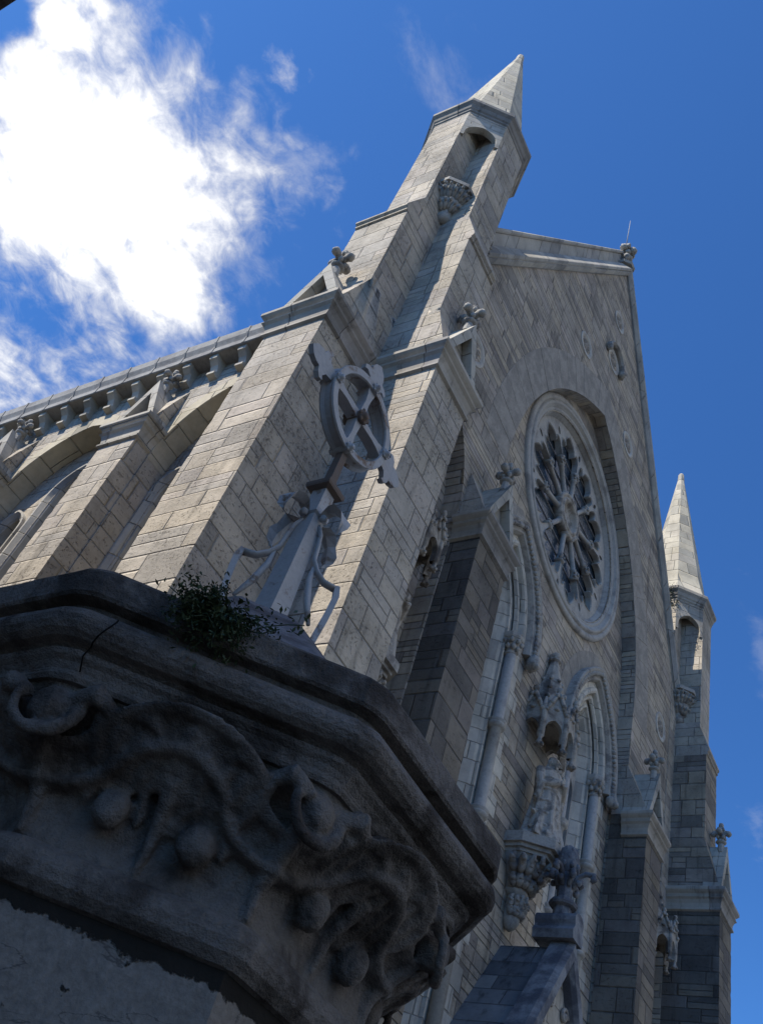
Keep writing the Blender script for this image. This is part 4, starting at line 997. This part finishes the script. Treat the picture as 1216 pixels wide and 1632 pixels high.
for i in range(NS + 1):                             # strap with raised edges running all round, looping under the corner knobs
    th = 2 * PI * i / NS - PI / 2; wv = math.cos(8 * (th + PI / 2)); w3 = math.copysign(abs(wv) ** 0.7, wv)
    mid.append((th, 0.624 + 0.036 * w3, 0.026 + 0.014 * w3))
secs = []
for i in range(NS + 1):
    a0, a1 = mid[(i - 1) % NS], mid[(i + 1) % NS]
    dt = ((a1[0] - a0[0] + PI) % (2 * PI) - PI) * 0.45; dz = a1[1] - a0[1]; L = math.hypot(dt, dz) or 1.0
    px_, pz_ = -dz / L, dt / L                     # across the strap, in the face of the bell
    th, z, o = mid[i]; sec = []
    for wv, ov in ((-0.027, -0.014), (-0.027, 0.013), (-0.022, 0.016), (-0.015, 0.012), (-0.013, 0.001), (0.0, -0.002), (0.013, 0.001), (0.015, 0.012), (0.022, 0.016), (0.027, 0.013), (0.027, -0.014)):
        zz = max(0.495, z + wv * pz_); sec.append(around(th + wv * px_ / 0.45, zz, o + ov))
    secs.append(sec)
m.sweep(secs, closed=True, cap=False)
for k in range(8):
    rr = rnd.uniform
    # knob in the loop at each corner, with a curled shell round it
    m.ball(at_corner(k, 0.642, 0.012), 0.031, 18, (1, 1, 1.05), 0.15)
    c = at_corner(k, 0.640, 0.014); n = (c - PC); n.z = 0; n.normalize(); tq = Vector((-n.y, n.x, 0))
    m.tube([c + tq * 0.045 * math.cos(a) + Vector((0, 0, 0.043 * math.sin(a))) + n * (0.004 + 0.02 * math.sin(a / 2)) for a in [PI * 0.9 + i * 0.35 for i in range(15)]], [0.0075 + 0.0004 * i for i in range(15)], 8)
    # stem from the neck
    m.tube([at_corner(k, 0.50, -0.004), at_corner(k, 0.545, 0.0), at_corner(k, 0.585, 0.008), at_corner(k, 0.61, 0.014)], [0.008, 0.012, 0.016, 0.014], 8)
    # fruits hanging under the band, each below a fan of small folds
    for u, zf in ((-0.066, 0.566), (0.068, 0.558)):
        u += rr(-0.006, 0.006); zf += rr(-0.005, 0.005)
        m.ball(at_face(k, u, zf, 0.018), 0.027 * rr(0.92, 1.08), 18, (1, 1, 1.12), 0.1)
        for q in range(5):
            v = (q - 2) * 0.024
            m.tube([at_face(k, u + v * 0.6, zf + 0.030, 0.006), at_face(k, u + v * 0.95, zf + 0.050, 0.014), at_face(k, u + v * 1.15, zf + 0.072, 0.018), at_face(k, u + v * 1.25, 0.652, 0.022)], [0.006, 0.013, 0.016, 0.014], 8)
        m.tube([at_face(k, u + 0.040 * math.cos(a), zf + 0.008 + 0.046 * math.sin(a), 0.006 + 0.006 * math.sin(a)) for a in [-0.3 + i * 0.3 for i in range(13)]], [0.004] + [0.009] * 11 + [0.004], 7)
    # lumpy foliage above the band
    for q in range(5):
        u = -0.14 + 0.07 * q + rr(-0.012, 0.012); m.tube([at_face(k, u - 0.035, 0.655, 0.012), at_face(k, u, 0.668, 0.028), at_face(k, u + 0.035, 0.652, 0.030)], [0.010, 0.017, 0.010], 8)
    # small leaf rising from the middle of the neck
    m.tube([at_face(k, 0.0, 0.50, 0.0), at_face(k, 0.004, 0.56, 0.006), at_face(k, 0.0, 0.62, 0.022)], [0.005, 0.010, 0.014], 8)
cap = obj('capital', m, 'pier_dark', pier)
r = cap.modifiers.new('carve', 'REMESH'); r.mode = 'VOXEL'; r.voxel_size = 0.0042; r.use_smooth_shade = True
sm = cap.modifiers.new('soften', 'SMOOTH'); sm.iterations = 1; sm.factor = 0.5
tx = bpy.data.textures.new('chisel', 'CLOUDS'); tx.noise_scale = 0.03; tx.noise_depth = 3
d = cap.modifiers.new('chisel', 'DISPLACE'); d.texture = tx; d.strength = 0.0045; d.texture_coords = 'GLOBAL'
m = MB()
oct_fine(m, [(0.46, 0.676), (0.503, 0.678), (0.508, 0.684), (0.508, 0.692), (0.514, 0.702), (0.522, 0.708), (0.526, 0.714), (0.518, 0.718), (0.528, 0.722)] + [(0.528 + 0.034 * math.sin(PI * i / 8), 0.748 - 0.026 * math.cos(PI * i / 8)) for i in range(9)] + [(0.532, 0.775), (0.534, 0.785), (0.554, 0.789), (0.558, 0.794), (0.558, 0.834), (0.552, 0.842), (0.30, 0.86)], PC, 8)
MAT['soot'] = soot_mat('black_joint', (0.012, 0.011, 0.010), (0.008, 0.008, 0.008), 0.5, 9.0, 0.2)
cor = obj('cornice', m, 'granite_dark', pier) if 'granite_dark' in MAT else obj('cornice', m, 'pier_dark', pier)
tx = bpy.data.textures.new('wear', 'CLOUDS'); tx.noise_scale = 0.06; tx.noise_depth = 5
for kf, uu in ((-1, -0.175),):
    m = MB(); fr_ = -PI / 2 + kf * PI / 4; n_ = Vector((math.cos(fr_), math.sin(fr_), 0)); tq_ = Vector((-n_.y, n_.x, 0))
    m.tube([PC + n_ * (r_ + 0.001) + tq_ * (uu + 0.012 * math.sin(h_ * 60)) + Vector((0, 0, h_)) for r_, h_ in [(0.512, 0.69), (0.524, 0.708), (0.526, 0.716), (0.530, 0.722)] + [(0.528 + 0.034 * math.sin(PI * i / 8), 0.748 - 0.026 * math.cos(PI * i / 8)) for i in range(9)] + [(0.522, 0.778), (0.521, 0.784)]], 0.0013, 5)
    obj('open_joint', m, 'soot', cor)
d = cor.modifiers.new('wear', 'DISPLACE'); d.texture = tx; d.strength = 0.005; d.texture_coords = 'GLOBAL'
m = MB()
oct_fine(m, [(0.545, 0.832), (0.538, 0.845), (0.43, 0.925), (0.33, 0.998), (0.26, 1.072), (0.15, 1.19), (0.125, 1.207), (0.0, 1.21)], PC, 8)
cs = obj('cap_stone', m, 'granite', pier)
d = cs.modifiers.new('wear', 'DISPLACE'); d.texture = tx; d.strength = 0.006; d.texture_coords = 'GLOBAL'

# ------------------------------------------------------------------ iron cross on the pier
IY = PC.y; IX = 1.158; RZ = 2.005
iron = thing('iron_cross', 'grey painted iron ringed cross on a square post with scroll brackets, fixed on the pier', 'finial', (PC.x, PC.y, 1.205))
m = MB(); m.add([], []); 
def sqpost(mb, prof): mb.lathe([(r * math.sqrt(2), z) for r, z in prof], (PC.x, PC.y, 0), n=4, smooth=False, phase=PI / 4)
sqpost(m, [(0.031, 1.20), (0.029, 1.25), (0.021, 1.58), (0.021, 1.60), (0.027, 1.605), (0.027, 1.622), (0.021, 1.63), (0.020, 1.71)]); obj('post', m, 'iron', iron)
m = MB(); sqpost(m, [(0.020, 1.694), (0.035, 1.698), (0.037, 1.704), (0.037, 1.714), (0.018, 1.718), (0.012, 1.724), (0.011, 1.84), (0.010, 1.86)]); obj('collar', m, 'rust', iron)
m = MB(); secs = []
RK = 0.91
sec = [(0.159, -0.023), (0.161, -0.018), (0.155, -0.008), (0.155, 0.008), (0.161, 0.018), (0.159, 0.023), (0.136, 0.023), (0.134, 0.018), (0.140, 0.008), (0.140, -0.008), (0.134, -0.018), (0.136, -0.023)]
for i in range(65):
    a = 2 * PI * i / 64; secs.append([(IX + r * RK * math.cos(a), IY + yy, RZ + r * RK * math.sin(a)) for r, yy in sec])
m.sweep(secs, closed=True, cap=False); obj('ring', m, 'iron', iron)
m = MB()
for k in range(4):
    a = k * PI / 2; d = Vector((math.cos(a), 0, math.sin(a))); sd = Vector((-d.z, 0, d.x)); c = Vector((IX, IY, RZ))
    m.sweep([[c + d * L + sd * wd + Vector((0, yy, 0)) for wd, yy in ((wi, -0.016), (wi, 0.016), (-wi, 0.016), (-wi, -0.016))] for L, wi in ((0.0, 0.014), (0.07, 0.009), (0.10, 0.012), (0.127, 0.020))], closed=True)
obj('cross_bar', m, 'iron', iron)
def fleur(mb, c, d, L):
    """flat leaf-shaped tip with a point and two side lobes"""
    sd = Vector((-d.z, 0, d.x)); o = [(0, 0.022), (0.025, 0.030), (0.035, 0.052), (0.028, 0.066), (0.042, 0.07), (0.055, 0.055), (0.060, 0.036), (0.075, 0.036), (0.095, 0.026), (0.112, 0.0)]
    o = [(l, w * 0.85) for l, w in o]; poly = o + [(l, -w) for l, w in reversed(o[:-1])]
    mb.prism([(l * L / 0.112, w) for l, w in poly], lambda l, w, yy: tuple(c + d * l + sd * w + Vector((0, yy, 0))), -0.008, 0.008)
for a in (0.0, PI / 2, PI):
    d = Vector((math.cos(a), 0, math.sin(a))); m = MB(); fleur(m, Vector((IX, IY, RZ)) + d * 0.145, d, 0.108); obj('leaf_tip', m, 'iron', iron)
def rosette(mb, c, r):
    mb.lathe([(0.0, -0.040), (r * 0.5, -0.037), (r * 0.55, -0.032), (r * 0.95, -0.029), (r, -0.024), (r, 0.024), (r * 0.95, 0.029), (r * 0.55, 0.032), (r * 0.5, 0.037), (0.0, 0.040)], c, 'Y', 10)
    for sy in (-1, 1):
        for k in range(6): th = k * PI / 3; mb.ball(Vector(c) + Vector((r * 0.85 * math.cos(th), 0.027 * sy, r * 0.85 * math.sin(th))), r * 0.36, 6, (1, 0.6, 1))
for a in (0.0, PI / 2, PI, 3 * PI / 2):
    m = MB(); rosette(m, (IX + 0.135 * math.cos(a), IY, RZ + 0.135 * math.sin(a)), 0.015); obj('rosette', m, 'iron', iron)
m = MB(); rosette(m, (IX, IY, RZ), 0.021); obj('boss', m, 'rust', iron)
for k in range(3):                                  # scroll brackets, the fourth corner has lost its own
    a = -PI / 4 + k * PI / 2; d = Vector((math.cos(a), math.sin(a), 0)); P = lambda r, z: PC + d * r + Vector((0, 0, z))
    m = MB()
    m.tube([P(0.022, 1.585), P(0.034, 1.56), P(0.040, 1.52), P(0.044, 1.48), P(0.062, 1.45), P(0.085, 1.43), P(0.115, 1.425)], 0.0065, 8, (1.0, 1.9), up=d.cross(Vector((0, 0, 1))))
    m.tube([P(0.118, 1.43), P(0.124, 1.40), P(0.120, 1.34), P(0.112, 1.27), P(0.108, 1.20)], [0.009, 0.010, 0.010, 0.010, 0.013], 4, (1.0, 1.5), up=d.cross(Vector((0, 0, 1))), smooth=False)
    m.tube([P(0.05, 1.47), P(0.052, 1.42), P(0.066, 1.36), P(0.09, 1.30)], [0.004, 0.008, 0.009, 0.005], 6)
    obj('bracket', m, 'iron', iron)
rnd = random.Random(6)
for k in range(4):                                  # drooping leaves round the post
    a = k * PI / 2; d = Vector((math.cos(a), math.sin(a), 0)); sd = Vector((-d.y, d.x, 0)); m = MB(); secs = []
    for r, z, wd in ((0.022, 1.598, 0.010), (0.045, 1.614, 0.018), (0.068, 1.616, 0.024), (0.088, 1.60, 0.017), (0.100, 1.575, 0.024), (0.104, 1.55, 0.016), (0.096, 1.532, 0.004)):
        z += rnd.uniform(-0.008, 0.008); secs.append([PC + d * (r + 0.006) + sd * wd + Vector((0, 0, z)), PC + d * (r - 0.004) + Vector((0, 0, z - 0.006)), PC + d * (r + 0.006) - sd * wd + Vector((0, 0, z)), PC + d * (r + 0.001) + Vector((0, 0, z + 0.004))])
    m.sweep(secs, closed=True); 
    m.ball(PC + d * 0.036 + Vector((0, 0, 1.594)), 0.011, 7, (1, 1, 1), 0.5)
    obj('leaf', m, 'iron', iron)

# ------------------------------------------------------------------ weed on the ledge of the pier
rnd = random.Random(31); m = MB(); st = MB()
r0 = -3 * PI / 4; n0 = Vector((math.cos(r0), math.sin(r0), 0)); t0 = Vector((-n0.y, n0.x, 0))
for i in range(170):
    b = PC + n0 * rnd.uniform(0.50, 0.575) + t0 * (-0.045 + max(-0.06, min(0.06, rnd.gauss(0, 0.026)))) + Vector((0, 0, rnd.uniform(0.82, 0.85)))
    dr = (n0 * rnd.uniform(-0.1, 0.9) + t0 * rnd.gauss(0, 0.5) + Vector((0, 0, rnd.uniform(-0.6, 0.9)))).normalized(); L = rnd.uniform(0.02, 0.058) * (1.5 if i % 9 == 0 else 1)
    pts = [b + dr * L * q + n0 * 0.016 * q * q + Vector((0, 0, -0.03 * q * q)) for q in (0, 0.33, 0.66, 1.0)]
    st.tube(pts, 0.0009, 4); leaf_cluster(m, [pts[0].lerp(pts[3], q) for q in (0.1, 0.25, 0.4, 0.55, 0.7, 0.85, 1.0)], rnd.choice((0.005, 0.0065, 0.008, 0.011)), rnd, 5)
weed = obj('weed', m, 'leaf'); weed['label'] = 'small green weed sprouting from the ledge of the dark gate pier'; weed['category'] = 'plant'
obj('stem', st, 'leaf', weed)
